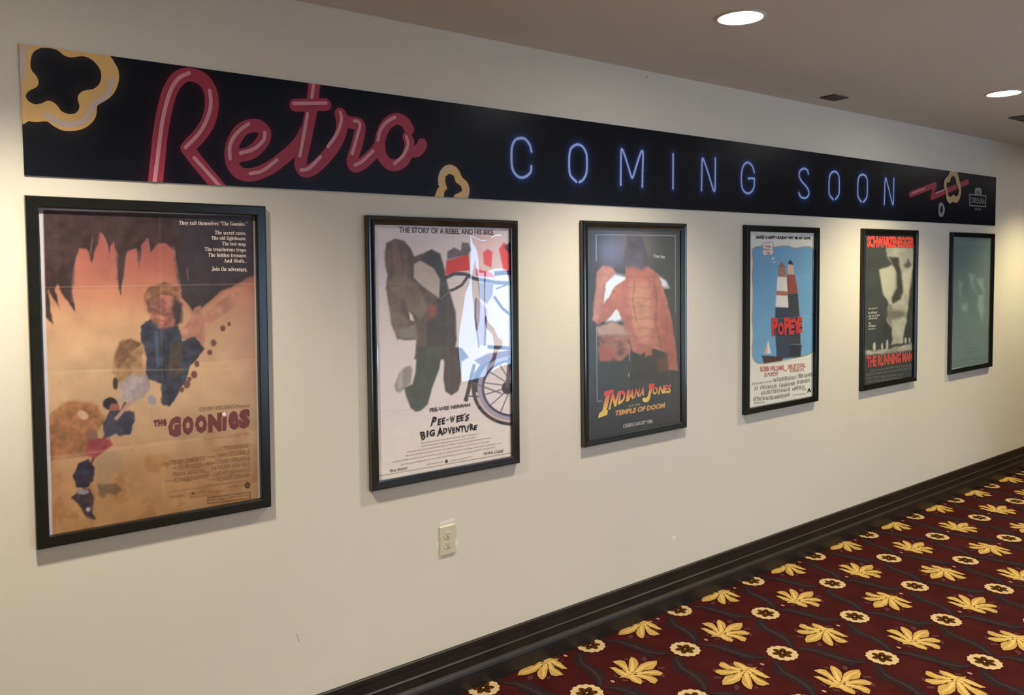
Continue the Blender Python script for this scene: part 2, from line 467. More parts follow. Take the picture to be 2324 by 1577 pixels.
core1 = smooth_pts(tr([(340, 350), (420, 480), (560, 560), (700, 650), (790, 750), (815, 830)]), 3)
vine2 = smooth_pts(tr([(880, 850), (1000, 826), (1150, 842), (1330, 836), (1450, 880), (1600, 920), (1750, 985), (1950, 1040), (2150, 1078), (2150, 1130), (1950, 1130), (1880, 1190), (1700, 1130), (1560, 1060), (1400, 1010), (1250, 970), (1120, 905), (1000, 885)]), 2, True)
core2 = smooth_pts(tr([(900, 862), (1150, 875), (1400, 950), (1650, 1030), (1850, 1090), (2100, 1110)]), 3)
ros_w = abs(tr([(385, 945)])[0][0]-tr([(855, 945)])[0][0])
RO = 0.068
leafc = np.array([0.300, -0.002])

F = Geo(); FM = [C_ground, C_vine, C_vine2, C_gold, C_goldl, C_olive, C_cream, C_brown, C_mauve, C_pink]
F.box((XL-0.15, YB-0.15, -0.08), (XR+0.15, 0.0, 0.0))
def inlay(pts, c, mi, lv):
    p = np.asarray(pts)
    if area2(p) < 0: p = p[::-1]
    F.add([(c[0]+a, min(c[1]+b, -0.004), 0.0006*lv) for a, b in p], [tuple(range(len(p)))], mi)
def stroke_in(pts, c, w, mi, lv, taper=None):
    n0 = len(F.v)
    ribbon(F, [(c[0]+a, min(c[1]+b, -0.01)) for a, b in pts], w, lambda a, b: (a, min(b, -0.004), 0.0006*lv), taper is None, mi, None, taper)
ang = np.linspace(0, 2*math.pi, 64, endpoint=False)
ros_out = [(RO*(1+0.045*math.cos(14*t))*math.cos(t)*1.0, RO*(1+0.045*math.cos(14*t))*math.sin(t)) for t in ang]
petals = []
for k in range(6):
    t0 = math.radians(30+60*k)
    petals.append([(0.0258*math.cos(t0)+(0.0215*math.cos(a)*math.cos(t0)-0.0142*math.sin(a)*math.sin(t0)), 0.0258*math.sin(t0)+(0.0215*math.cos(a)*math.sin(t0)+0.0142*math.sin(a)*math.cos(t0))) for a in np.linspace(0, 2*math.pi, 10, endpoint=False)])
E1 = np.array([0.609, 0.0]); E2 = np.array([0.315, -0.2975])
for k in range(-1, 18):
    for j in range(-12, 27):
        c = ORG+E1*j+E2*k
        if not (XL+0.3 < c[0] < XR-0.4 and YB+0.25 < c[1] < 0.35): continue
        near = -0.6 < c[0] < 11.5 and c[1] > -3.2
        if c[1] < 0.25:
            inlay(vine1, c, 1, 1); inlay(vine2, c, 1, 2)
            tw = np.sin(np.linspace(0.35, math.pi-0.35, len(core1))); stroke_in(core1, c, 0.060, 1, 1.4, tw); tw = np.sin(np.linspace(0.35, math.pi-0.35, len(core2))); stroke_in(core2, c, 0.058, 1, 2.4, tw)
            if near: stroke_in(core1, c, 0.020, 2, 3, np.sin(np.linspace(0.25, math.pi-0.25, len(core1)))); stroke_in(core2, c, 0.018, 2, 3, np.sin(np.linspace(0.25, math.pi-0.25, len(core2))))
        if c[1] > 0.06: continue
        inlay(ros_out, c, 6, 4)
        for p in petals: inlay(p, c, 7, 5)
        s = -1.0 if k % 2 else 1.0     # leaves turn about from row to row
        q = c+leafc
        def T(pts): return (np.asarray(pts)-leafc)*s
        if near:
            for p in tufts: inlay(T(p), q, 8, 3)
        inlay(T(leaf), q, 3, 5)
        if near:
            for p in spines: stroke_in(T(smooth_pts(p, 3)), q, 0.020, 4, 6, np.linspace(1.0, 0.25, 7))
            for p in creases: stroke_in(T([p[0], p[0]+(p[1]-p[0])*0.6]), q, 0.008, 5, 7, [1.0, 0.15])
            for d in dots: inlay([(d[0]*0+T([d])[0][0]+0.008*math.cos(a), T([d])[0][1]+0.011*math.sin(a)) for a in np.linspace(0, 2*math.pi, 9)[:-1]], q, 9, 4)
floor = structure(F.make('floor', FM))

# ------------------------------------------------------------------ the long printed banner over the posters
BX0, BX1, BZ0, BZ1 = wp(52, 330)[0], wp(2258, 455)[0], 1.765+0.2838, 1.765+0.6623
BY = -0.006
bo = empty('wall_banner', ((BX0+BX1)/2, 0.0, BZ0), 'long dark navy banner with pink neon script and pale blue capitals above the posters', 'banner')
z1 = Z(0, 60, 640/2324); z2 = Z(600, 130, 640/2324); z3 = Z(1100, 250, 640/2324); z4 = Z(1684, 330, 640/2324); z7 = Z(2040, 370, 240/2324)
def bp(pts): return np.array([wp(px, py, BY) for px, py in pts])
SW = 0.0445
pink = [smooth_pts(bp(p), 6) for p in (
    z1([(1276, 1330), (1300, 1100), (1320, 900), (1350, 720), (1390, 560), (1450, 450), (1520, 402), (1595, 402), (1680, 445), (1735, 540), (1745, 660), (1715, 785), (1650, 890), (1580, 965), (1545, 1008)]),
    z1([(1545, 1008), (1640, 1130), (1740, 1250), (1830, 1360)]),
    z1([(1935, 1070), (2060, 1042), (2150, 965), (2183, 885), (2150, 832), (2090, 817), (2000, 845), (1935, 930), (1904, 1030), (1915, 1130), (1965, 1200), (2050, 1224), (2150, 1200)])[:-1]
    + z1([(2160, 1196), (2270, 1135)]) + z2([(120, 858), (210, 785), (290, 700), (340, 610)]),
    z2([(412, 200), (390, 400), (345, 640), (303, 830), (297, 895), (330, 938), (400, 918), (480, 850), (570, 740), (625, 630), (638, 550), (622, 465)]),
    z2([(622, 465), (655, 515), (715, 540), (770, 545), (788, 590), (755, 740), (722, 845), (738, 900), (805, 875), (890, 800), (945, 730)]),
    z2([(255, 396), (380, 392), (503, 390)]),
    z2([(1190, 590), (1155, 535), (1085, 508), (1000, 560), (952, 680), (962, 800), (1010, 870), (1070, 890), (1140, 860), (1185, 780), (1192, 700), (1178, 660)]),
    z2([(1185, 770), (1245, 778), (1285, 745), (1298, 715)]))]
hl = [smooth_pts(bp(p), 5) for p in (
    z1([(1266, 1330), (1300, 1060), (1340, 760), (1400, 540), (1470, 430), (1555, 385)]), z1([(1725, 530), (1735, 640), (1705, 760), (1640, 880), (1525, 1000)]), z1([(1600, 1085), (1700, 1195), (1810, 1320)]),
    z1([(2045, 805), (1980, 850), (1920, 920), (1890, 1000), (1893, 1090)]), z1([(2180, 875), (2168, 940), (2090, 1010), (1980, 1045)]), z1([(2060, 1212), (2160, 1190), (2280, 1100)]),
    z2([(402, 222), (395, 280), (388, 330)]), z2([(240, 382), (370, 380), (505, 378)]), z2([(353, 465), (322, 640), (290, 812)]), z2([(300, 930), (365, 915), (458, 822)]),
    z2([(622, 455), (632, 510), (600, 620), (522, 735)]), z2([(738, 525), (772, 532), (783, 570), (750, 690), (720, 795)]), z2([(742, 888), (800, 860), (893, 772)]),
    z2([(1073, 495), (1010, 530), (955, 600), (932, 685)]), z2([(1168, 655), (1180, 720), (1140, 810), (1068, 878)]))]
blue = [smooth_pts(bp(p), 3) for p in (
    z3([(385, 340), (370, 285), (335, 240), (297, 230), (252, 245), (228, 290), (220, 345), (221, 440), (235, 500), (270, 545), (310, 555), (350, 540), (380, 505), (384, 462)]),
    z3([(755, 590), (715, 550), (697, 500), (697, 370), (715, 310), (762, 283), (805, 300), (833, 345), (841, 390), (841, 490), (830, 540), (805, 578), (780, 592)]),
    z3([(1120, 615), (1121, 480), (1123, 350), (1128, 322), (1142, 342), (1175, 440), (1205, 540), (1214, 556), (1225, 540), (1255, 440), (1285, 352), (1298, 338), (1304, 362), (1301, 500), (1298, 630)]),
    z3([(1552, 362), (1552, 500), (1551, 645)]),
    z3([(1786, 660), (1788, 540), (1790, 425), (1795, 398), (1806, 415), (1845, 530), (1880, 645), (1891, 667), (1898, 640), (1899, 520), (1900, 398)]),
    z3([(2220, 512), (2205, 462), (2170, 430), (2137, 450), (2118, 505), (2115, 600), (2130, 660), (2165, 686), (2200, 670), (2219, 630), (2222, 562)]), z3([(2222, 562), (2200, 562), (2172, 562)]),
    z4([(547, 235), (538, 205), (510, 190), (480, 207), (470, 248), (492, 297), (530, 340), (550, 380), (545, 415), (515, 435), (482, 422), (468, 390)]),
    z4([(750, 445), (722, 410), (716, 370), (719, 270), (735, 228), (760, 215), (787, 230), (800, 275), (800, 380), (792, 415), (770, 442)]),
    z4([(982, 465), (960, 430), (953, 400), (956, 290), (970, 250), (995, 240), (1017, 252), (1031, 290), (1031, 400), (1022, 438), (1000, 465)]),
    z4([(1172, 485), (1175, 390), (1178, 300), (1183, 270), (1191, 287), (1214, 380), (1236, 470), (1243, 487), (1247, 460), (1249, 370), (1251, 272)]))]
bolt = bp(z7([(258, 688), (800, 478), (724, 752), (1510, 412)]))
pop_big = smooth_pts(bp(z1([(160, 748), (240, 780), (310, 788), (385, 783), (440, 820), (510, 855), (590, 862), (680, 845), (750, 800), (790, 740), (800, 660), (820, 640), (900, 590), (950, 530), (980, 440), (975, 360), (945, 300), (905, 240), (850, 180), (150, 60)])), 4, True)
pop_big_in = smooth_pts(bp(z1([(250, 300), (270, 220), (330, 180), (400, 178), (470, 195), (530, 240), (590, 255), (680, 245), (750, 270), (810, 330), (835, 400), (820, 470), (770, 515), (690, 530), (650, 560), (640, 600), (655, 660), (630, 710), (570, 722), (510, 700), (470, 650), (430, 620), (390, 612), (340, 635), (280, 640), (230, 610), (213, 570), (240, 530), (300, 500), (318, 460), (300, 410), (260, 360)])), 3, True)
pop_small = smooth_pts(bp(z2([(1417, 1200), (1420, 1100), (1442, 1060), (1430, 1010), (1442, 950), (1480, 900), (1530, 885), (1580, 905), (1612, 950), (1630, 990), (1672, 1030), (1690, 1090), (1680, 1150), (1650, 1200)])), 4, True)
pop_small_in = bp(z2([(1478, 1200), (1482, 1110), (1506, 1080), (1490, 1030), (1492, 980), (1525, 958), (1560, 975), (1577, 1030), (1620, 1060), (1630, 1100), (1600, 1118), (1570, 1130), (1555, 1200)]))
pop_right = smooth_pts(bp(z7([(1130, 130), (1080, 270), (1010, 340), (980, 440), (985, 550), (1030, 640), (1030, 750), (1060, 840), (1110, 890), (1150, 870), (1185, 850), (1220, 870), (1270, 870), (1330, 780), (1360, 640), (1350, 520), (1320, 380), (1290, 260), (1250, 130)])), 3, True)
pop_right_in = bp(z7([(1130, 330), (1180, 275), (1230, 320), (1250, 430), (1290, 520), (1310, 600), (1290, 700), (1250, 740), (1190, 690), (1130, 750), (1080, 720), (1060, 640), (1040, 520), (1040, 430), (1110, 420)]))
pop_tiny = smooth_pts(bp(z7([(870, 1050), (880, 900), (930, 865), (985, 920), (1010, 1030), (990, 1110), (960, 1175), (890, 1170), (870, 1090)])), 3, True)
pop_tiny_in = bp(z7([(905, 1050), (920, 950), (945, 930), (965, 1000), (960, 1060), (920, 1110)]))

# the printed ground: navy with the soft halos of the drawn neon
NXb, NZb = 1300, 76
gx = np.linspace(BX0, BX1, NXb); gz = np.linspace(BZ0, BZ1, NZb)
GX, GZ = np.meshgrid(gx, gz); G2 = np.stack([GX.ravel(), GZ.ravel()], 1)
def dist_to(strokes, reach):
    d = np.full(len(G2), 9.0)
    for s in strokes:
        lo, hi = s.min(0)-reach, s.max(0)+reach
        k = np.where((G2[:, 0] > lo[0]) & (G2[:, 0] < hi[0]) & (G2[:, 1] > lo[1]) & (G2[:, 1] < hi[1]))[0]
        if len(k):
            q = G2[k]; dd = np.full(len(k), 9.0)
            for a in s: dd = np.minimum(dd, np.hypot(q[:, 0]-a[0], q[:, 1]-a[1]))
            d[k] = np.minimum(d[k], dd)
    return d
Cb = np.tile(np.array((11., 14., 22.)), (len(G2), 1))
dp = dist_to(pink+[smooth_pts(bolt, 8)], 0.12); m = np.exp(-(np.maximum(dp-SW/2, 0)/0.020))*0.60
Cb = Cb*(1-m[:, None])+np.array((66, 18, 32))*m[:, None]
db = dist_to(list(blue), 0.10); m = np.exp(-(np.maximum(db-0.006, 0)/0.014))*0.75
Cb = Cb*(1-m[:, None])+np.array((50, 74, 150))*m[:, None]
def pd(p, q=G2): return sdist(p, q)
for p, pin in ((pop_big, pop_big_in), (pop_small, pop_small_in)):
    k = np.where(np.hypot(G2[:, 0]-p[:, 0].mean(), G2[:, 1]-p[:, 1].mean()) < 0.6)[0]
    d = sdist(p, G2[k]); m = np.where(d > 0, np.exp(-d/0.020)*0.55, 0)
    di = sdist(pin, G2[k]); m = np.where(di < 0, np.exp(di/0.022)*0.6, m)
    Cb[k] = Cb[k]*(1-m[:, None])+np.array((66, 54, 44))*m[:, None]
vb = [(a, BY, b) for a, b in G2]
nb = len(vb)
vb += [(BX0, 0, BZ0), (BX1, 0, BZ0), (BX1, 0, BZ1), (BX0, 0, BZ1)]
fb = [(j*NXb+i, j*NXb+i+1, (j+1)*NXb+i+1, (j+1)*NXb+i) for j in range(NZb-1) for i in range(NXb-1)]
c00, c10, c11, c01 = 0, NXb-1, NZb*NXb-1, (NZb-1)*NXb
fb += [(nb, nb+1, c10, c00), (nb+1, nb+2, c11, c10), (nb+2, nb+3, c01, c11), (nb+3, nb, c00, c01)]
M_ban = attr_mat('satin banner print', 0.34, 0.16)
o = obj('banner_panel', vb, fb, M_ban, bo)
paint_to_attr(o, np.vstack([Cb, np.tile(Cb[:1], (4, 1))]), 1.25)

clip = (BX0, BX1, BZ0, BZ1)
def lay(k): return lambda a, b: (a, BY-0.0006*k, b)
M_pink = mat('banner pink ink', tuple(lin((172, 58, 80))*0.85), 0.45, 0.3, noise=(12, 0.03))
M_pinkl = mat('banner pale pink ink', tuple(lin((200, 136, 146))*1.1), 0.45, 0.3, noise=(12, 0.03))
M_blue = mat('banner pale blue ink', tuple(lin((146, 168, 218))*1.35), 0.45, 0.3, noise=(12, 0.03))
M_yel = mat('banner yellow ink', tuple(lin((222, 180, 112))*0.98), 0.45, 0.3, noise=(12, 0.03))
M_cream = mat('banner cream ink', tuple(np.minimum(lin((214, 192, 180))*0.85, 0.82)), 0.45, 0.3, noise=(12, 0.03))
M_navy = mat('banner navy ink', tuple(lin((20, 22, 27))*1.3), 0.45, 0.3, noise=(12, 0.05))
M_grey = mat('banner grey ink', tuple(lin((132, 134, 134))*1.1), 0.45, 0.3, noise=(12, 0.03))
def clipz(P): return np.stack([np.clip(P[:, 0], BX0, BX1), np.clip(P[:, 1], BZ0, BZ1)], 1)

class Lift:
    # every next point of a stroke lies a hair further out, so crossings never share a plane
    def __init__(s, y0, e): s.y = y0; s.e = e
    def __call__(s, a, b): s.y -= s.e; return (a, s.y, b)
g = Geo()
up = Lift(BY-0.0006, 1.5e-6)
for p in pink: ribbon(g, p, SW, up, True, 0, clip)
for p in hl: ribbon(g, p, 0.0125, lay(5), True, 1, clip)
o = g.make('script_lettering', [M_pink, M_pinkl], bo); o['label'] = 'pink neon style script word'
blue[5] = (blue[5], blue.pop(6))                     # G is two strokes
for p in blue:
    g = Geo(); up = Lift(BY-0.0006, 1.5e-6)
    for q in (p if isinstance(p, tuple) else (p,)): ribbon(g, q, 0.0118, up, True, 0, clip)
    g.make('capital_letter', [M_blue], bo)
def ring_poly(g, outer, inner, mi, k):
    """outer outline with a hole, bridged into one face"""
    o_ = np.asarray(outer); i_ = np.asarray(inner)
    if area2(o_) < 0: o_ = o_[::-1]
    if area2(i_) > 0: i_ = i_[::-1]
    D = np.hypot(o_[:, None, 0]-i_[None, :, 0], o_[:, None, 1]-i_[None, :, 1])
    edge = lambda q: ((q[:, 1] < BZ0+1e-4) | (q[:, 1] > BZ1-1e-4) | (q[:, 0] < BX0+1e-4))*9.0      # bridge away from the trimmed edge
    D = D+edge(o_)[:, None]+edge(i_)[None, :]; a, b = np.unravel_index(D.argmin(), D.shape)
    P = np.vstack([o_[a:], o_[:a+1], i_[b:], i_[:b+1]])
    g.add([lay(k)(x, z) for x, z in P], [tuple(range(len(P)))], mi)
def popcorn(name, outer, inner, hls, hw, mats, lab=None, k=1):
    g = Geo(); ring_poly(g, clipz(outer), clipz(inner), 0, k)
    for h in hls: ribbon(g, smooth_pts(bp(h), 5), hw, lay(k+1), True, 1, clip)
    o = g.make(name, mats, bo)
    if lab: o['label'] = lab
    return o
popcorn('popcorn_graphic', pop_big, pop_big_in, [z1([(920, 440), (905, 510), (850, 590), (775, 635), (745, 690), (700, 770), (600, 805), (500, 795), (430, 760), (385, 730)]), z1([(215, 130), (185, 220), (178, 300), (183, 420)])], 0.017, [M_yel, M_cream], 'large yellow popcorn outline at the corner')
popcorn('popcorn_graphic', pop_small, pop_small_in, [z2([(1530, 907), (1475, 930), (1442, 990), (1442, 1050)]), z2([(1672, 1090), (1660, 1130), (1635, 1160)])], 0.011, [M_yel, M_cream], 'small yellow popcorn outline below the script')
M_yel2 = mat('banner tan ink', tuple(lin((190, 160, 118))*1.0), 0.45, 0.3, noise=(12, 0.03))
g = Geo()
bs = np.vstack([np.linspace(bolt[i], bolt[i+1], 6) for i in range(3)])
up = Lift(BY-0.0004, 1.5e-6)
for a, b in zip(bolt[:-1], bolt[1:]): ribbon(g, np.linspace(a, b, 4), 0.040, up, True, 0, clip)
hb = bp(z7([(290, 660), (560, 560)])); ribbon(g, np.linspace(hb[0], hb[1], 3), 0.010, lay(2), True, 1, clip)
hb = bp(z7([(810, 660), (1040, 570)])); ribbon(g, np.linspace(hb[0], hb[1], 3), 0.010, lay(2), True, 1, clip)
o = g.make('bolt_graphic', [M_pink, M_pinkl], bo); o['label'] = 'red zigzag bolt'
popcorn('popcorn_graphic', pop_right, pop_right_in, [], 0.01, [M_yel2], 'tan popcorn outline across the red bolt', 5)
popcorn('popcorn_graphic', pop_tiny, pop_tiny_in, [], 0.01, [M_grey], 'tiny grey popcorn outline')
g = Geo()
def zq(pts): return [lay(1)(*q) for q in bp(z7(pts))]
def zq2(pts): return [lay(2)(*q) for q in bp(z7(pts))]
g.poly(zq([(1668, 590), (1690, 545), (1790, 545), (1815, 595), (1815, 705), (1668, 690)])[::-1])
for q in ([(1545, 675), (1918, 712), (1918, 735), (1545, 700)], [(1545, 920), (1915, 945), (1915, 970), (1545, 945)], [(1545, 700), (1562, 701), (1562, 925), (1545, 925)], [(1900, 730), (1918, 732), (1915, 948), (1898, 947)]): g.poly(zq(q)[::-1])
text_quad(g, 'THE', z7([(1700, 615), (1790, 622), (1790, 690), (1700, 680)]), BY-0.0016, 1, 0.01)
text_quad(g, 'CAROLINA', z7([(1578, 750), (1890, 778), (1886, 898), (1578, 880)]), BY-0.0008, 0, 0.012)
text_quad(g, 'THEATRE', z7([(1655, 985), (1808, 994), (1808, 1040), (1655, 1034)]), BY-0.0008, 0, 0.005)
o = g.make('logo_lettering', [M_grey, M_navy], bo); o['label'] = 'small grey theatre emblem'

# ------------------------------------------------------------------ framed posters
FW, FH, RAIL = 0.71, 1.0476, 0.034
Y_SHEET, Y_GLASS = -0.0065, -0.0125
FPOS = [(0.6173, 1.765-0.3022, -0.0077), (1.7137, 1.765-0.3248, -0.0028), (2.7976, 1.765-0.3138, 0.0021),
        (3.9945, 1.765-0.3083, 0.0003), (5.2030, 1.765-0.3016, 0.0017), (6.4192, 1.765-0.3038, 0.0003)]
PROF = [(0.0, 0.0), (0.0, -0.021), (0.0015, -0.0245), (0.005, -0.0275), (0.010, -0.028), (0.0125, -0.0268), (0.014, -0.0262), (0.027, -0.0195), (0.030, -0.0185), (0.034, -0.0175), (0.034, -0.004), (0.010, 0.0)]

def poster(i, label, paint, gain, res, glass, wave, lip=RAIL, profile=None):
    """empty > frame, backing_board, poster_sheet (> its lettering), glazing"""
    s, zc_, t = FPOS[i]
    root = empty('framed_poster', (s, 0.0, zc_-FH/2), label, 'poster', 'framed posters along the wall')
    ct, st = math.cos(t), math.sin(t)
    def R(a, y, b): return (s+a*ct-b*st, y, zc_+a*st+b*ct)
    pr = profile or PROF; n = len(pr); v = []
    for cx, cz in ((-1, 1), (1, 1), (1, -1), (-1, -1)):
        for u, y in pr: v.append(R(cx*(FW/2-u), y, cz*(FH/2-u)))
    f = [(k*n+q, ((k+1) % 4)*n+q, ((k+1) % 4)*n+(q+1) % n, k*n+(q+1) % n) for k in range(4) for q in range(n)]
    obj('frame', v, f, M_gloss if i in (1, 2) else M_frame, root)
    g = Geo(); hw, hh = FW/2-0.012, FH/2-0.012
    g.add([R(a*hw, y, b*hh) for y in (-0.0005, -0.004) for a, b in ((-1, -1), (1, -1), (1, 1), (-1, 1))],
          [(0, 1, 2, 3), (7, 6, 5, 4), (0, 4, 5, 1), (1, 5, 6, 2), (2, 6, 7, 3), (3, 7, 4, 0)])
    g.make('backing_board', M_back, root)
    # the printed sheet, lightly creased where it was folded
    hw, hh = FW/2-lip+0.006, FH/2-lip+0.006
    nx = int(2*hw/res); nz = int(2*hh/res)
    A, B = np.meshgrid(np.linspace(-hw, hw, nx), np.linspace(-hh, hh, nz))
    A = A.ravel(); B = B.ravel()
    crease = np.zeros(len(A))
    for zf in (-0.5, 0.0, 0.5): crease += 0.0009*np.exp(-np.abs(B/hh-zf)*hh/0.012)
    crease += 0.0007*np.exp(-np.abs(A)/0.012)
    P3 = np.stack([s+A*ct-B*st, np.full(len(A), Y_SHEET), zc_+A*st+B*ct], 1)
    px = project(P3)
    P3[:, 1] += crease*(1.0 if i in (0, 3) else 0.35)
    f = [(j*nx+k, j*nx+k+1, (j+1)*nx+k+1, (j+1)*nx+k) for j in range(nz-1) for k in range(nx-1)]
    sh = obj('poster_sheet', P3, f, attr_mat('poster print %d' % (i+1), 0.5, 0.3), root, smooth=True)
    C = paint(px)
    paint_to_attr(sh, C, gain)
    # clear acrylic front, not quite flat
    hw, hh = FW/2-lip+0.004, FH/2-lip+0.004; nx, nz = 70, 104
    A, B = np.meshgrid(np.linspace(-hw, hw, nx), np.linspace(-hh, hh, nz)); A = A.ravel(); B = B.ravel()
    q = np.stack([A*1000, B*1000], 1)
    wv = (fbm(q, 170, 40+i, 2, sx=1.0, sy=0.45)-0.5)*2*wave
    if wave > 0.0008: wv += (vnoise(q, 60, 80+i, sx=1.0, sy=0.35)-0.5)*wave*0.45
    v = np.stack([s+A*ct-B*st, Y_GLASS-wv, zc_+A*st+B*ct], 1)
    f = [(j*nx+k, j*nx+k+1, (j+1)*nx+k+1, (j+1)*nx+k) for j in range(nz-1) for k in range(nx-1)]
    obj('glazing', v, f, glass, root, smooth=True)
    return root, sh

YT = Y_SHEET-0.0012        # print lies this far out so it clears the creases
def ink(name, c, gain=1.05): return mat(name, tuple(np.minimum(lin(c)*gain, 0.82)), 0.5, 0.25, noise=(40, 0.03))
rng = random.Random(7)

# ---- first poster: amber cave picture, generic boulders hanging in a chain
a5 = Z(40, 430, 600/2324); a6 = Z(40, 830, 600/2200); a4 = Z(330, 900, 270/1638)
def paint_cave(P):
    p = Paint(P, (0, 0, 0))
    p.rows([(480, (150, 88, 76)), (560, (176, 102, 84)), (610, (188, 112, 88)), (660, (206, 138, 100)), (720, (222, 172, 122)), (800, (228, 186, 134)), (900, (226, 186, 134)), (980, (214, 174, 122)), (1080, (204, 156, 100)), (1220, (202, 150, 88))])
    n = fbm(P, 60, 3); p.C *= (0.88+0.24*n)[:, None]
    p.mix(np.clip((P[:, 0]-500)/90, 0, 1)*np.clip((P[:, 1]-640)/60, 0, 1)*np.clip((960-P[:, 1])/160, 0, 1)*0.55, (196, 138, 118))
    p.mix(np.clip((fbm(P, 34, 9)-0.52)*6, 0, 1)*np.clip((P[:, 1]-930)/120, 0, 1)*0.55, (176, 118, 62))
    p.mix(np.clip((fbm(P, 22, 19)-0.6)*8, 0, 1)*np.clip((P[:, 1]-1000)/120, 0, 1)*0.4, (226, 180, 112))
    roof = a5([(200, 150), (2100, 150), (2100, 740), (1990, 790), (1900, 850), (1780, 900), (1650, 1010), (1560, 1100), (1500, 1010), (1450, 950), (1405, 780), (1380, 540), (1300, 470), (1230, 470), (1165, 550), (1140, 430), (1090, 480), (1068, 690), (1045, 520), (960, 540), (935, 740), (907, 935), (875, 800), (868, 560), (845, 460), (820, 500), (806, 600), (775, 440), (730, 370), (700, 480), (652, 640), (610, 520), (540, 510), (505, 650), (478, 900), (512, 1085), (420, 960), (350, 830), (330, 880), (375, 1055), (290, 920), (268, 880), (285, 1080), (312, 1185), (245, 1120), (200, 1100)])
    p.poly(roof, (70, 50, 46), 2.0, wob=3.0, seed=2, grain=0.35)
    p.poly(a5([(1380, 180), (2100, 190), (2100, 740), (1800, 860), (1560, 1050), (1450, 900)]), (64, 60, 62), 16, op=0.75, grain=0.2)
    for q in ([(520, 580), (495, 700), (480, 850), (480, 990)], [(880, 560), (872, 700), (885, 830)], [(965, 560), (935, 740), (910, 900)], [(1370, 500), (1400, 680), (1440, 900)], [(740, 390), (780, 470), (805, 580)], [(1145, 430), (1160, 530)], [(1490, 690), (1500, 800)], [(1070, 540), (1068, 660)], [(660, 420), (640, 560)]):
        p.line([tuple(v) for v in smooth_pts(a5(q), 4)], 2.2, (186, 150, 138), 1.6, 0.55)
    # rock boulder lower left
    p.poly(a6([(250, 420), (300, 370), (400, 310), (490, 288), (600, 300), (680, 330), (690, 400), (745, 445), (650, 560), (570, 690), (560, 745), (270, 790)]), (168, 112, 68), 4, wob=5, seed=4, op=0.85, grain=0.35)
    p.ell(a6([(545, 410)])[0], (13, 9), (228, 184, 140), 2, rot=0.6)
    p.poly(a6([(640, 800), (740, 690), (860, 740), (900, 860), (800, 900), (740, 1040), (660, 1020)]), (172, 146, 106), 6, wob=5, seed=6, op=0.6)
    # chain of hanging boulders (generic), branch and pebbles
    p.line([(388, 700), (400, 760), (372, 830), (300, 880), (268, 950), (225, 1010), (190, 1090), (196, 1170)], 7, (96, 66, 50), 2, 0.8)
    p.poly(a5([(1400, 1250), (1490, 1180), (1690, 1065), (1800, 960), (1900, 890), (1960, 900), (1925, 1000), (1880, 1060), (1700, 1170), (1560, 1290), (1460, 1330)]), (198, 140, 108), 2, wob=3, seed=8, grain=0.22)
    p.poly([(424, 742), (440, 700), (456, 690), (466, 760), (460, 800), (440, 800)], (188, 132, 104), 2, wob=3, seed=12, grain=0.2)
    p.poly([(322, 738), (345, 722), (366, 737), (402, 738), (415, 772), (443, 764), (464, 790), (450, 812), (432, 830), (422, 862), (405, 892), (386, 922), (368, 915), (365, 872), (330, 858), (334, 810), (319, 772)], (62, 66, 74), 2, wob=4, seed=10, grain=0.45)
    p.poly([(384, 780), (412, 775), (414, 840), (398, 862), (382, 850)], (96, 82, 66), 3, wob=4, seed=11, op=0.8, grain=0.3)
    p.poly([(350, 752), (358, 750), (364, 830), (356, 836)], (112, 134, 156), 3, op=0.5)
    p.poly([(330, 668), (345, 650), (372, 644), (400, 652), (412, 690), (404, 740), (360, 744), (338, 716)], (176, 114, 92), 4, wob=8, seed=13, grain=0.4)
    p.poly([(328, 672), (342, 650), (372, 640), (402, 650), (412, 676), (392, 672), (366, 670), (346, 690), (336, 700)], (146, 100, 68), 3, wob=5, seed=14, grain=0.4)
    p.poly([(396, 672), (414, 690), (412, 730), (398, 740), (392, 700)], (50, 46, 46), 4, op=0.8, wob=4)
    p.line([(346, 700), (372, 716), (400, 708)], 2.5, (110, 70, 56), 2, 0.7); p.line([(352, 724), (380, 730)], 2, (110, 70, 56), 2, 0.6)
    p.poly([(256, 842), (262, 800), (276, 772), (302, 768), (326, 786), (322, 812), (330, 846), (300, 866), (268, 866)], (178, 140, 92), 3, wob=5, seed=15, grain=0.3)
    p.poly([(260, 812), (272, 778), (296, 768), (318, 780), (300, 800), (280, 822), (268, 842)], (132, 96, 66), 3, wob=4, seed=16, grain=0.35)
    p.poly([(272, 872), (300, 850), (334, 850), (342, 880), (326, 900), (296, 916), (274, 906)], (184, 166, 154), 3, wob=4, seed=17, grain=0.2)
    p.ell((262, 870), (6, 14), (70, 56, 48), 2)
    p.ell((345, 908), (9, 12), (170, 160, 156), 2, rot=-0.5)
    p.ell((375, 906), (8, 14), (70, 70, 74), 2, rot=0.2)
    p.ell((250, 916), (17, 14), (46, 44, 48), 2, wob=2)
    p.ell((260, 926), (12, 11), (168, 100, 82), 2, wob=2)
    p.poly([(234, 960), (250, 934), (280, 930), (304, 936), (304, 958), (296, 984), (276, 990), (262, 984), (240, 994)], (68, 68, 78), 2, wob=4, seed=20, grain=0.4)
    p.line([(262, 952), (296, 912)], 8, (206, 156, 128), 2)
    p.ell((208, 988), (16, 13), (150, 112, 82), 2, wob=2)
    p.poly([(194, 1032), (198, 998), (222, 994), (250, 996), (256, 1010), (232, 1030), (216, 1040)], (168, 76, 78), 2, wob=3, seed=22, grain=0.25)
    p.poly([(166, 1080), (176, 1054), (200, 1040), (214, 1060), (212, 1090), (200, 1104), (174, 1106)], (58, 54, 66), 2, wob=4, seed=23, grain=0.4)
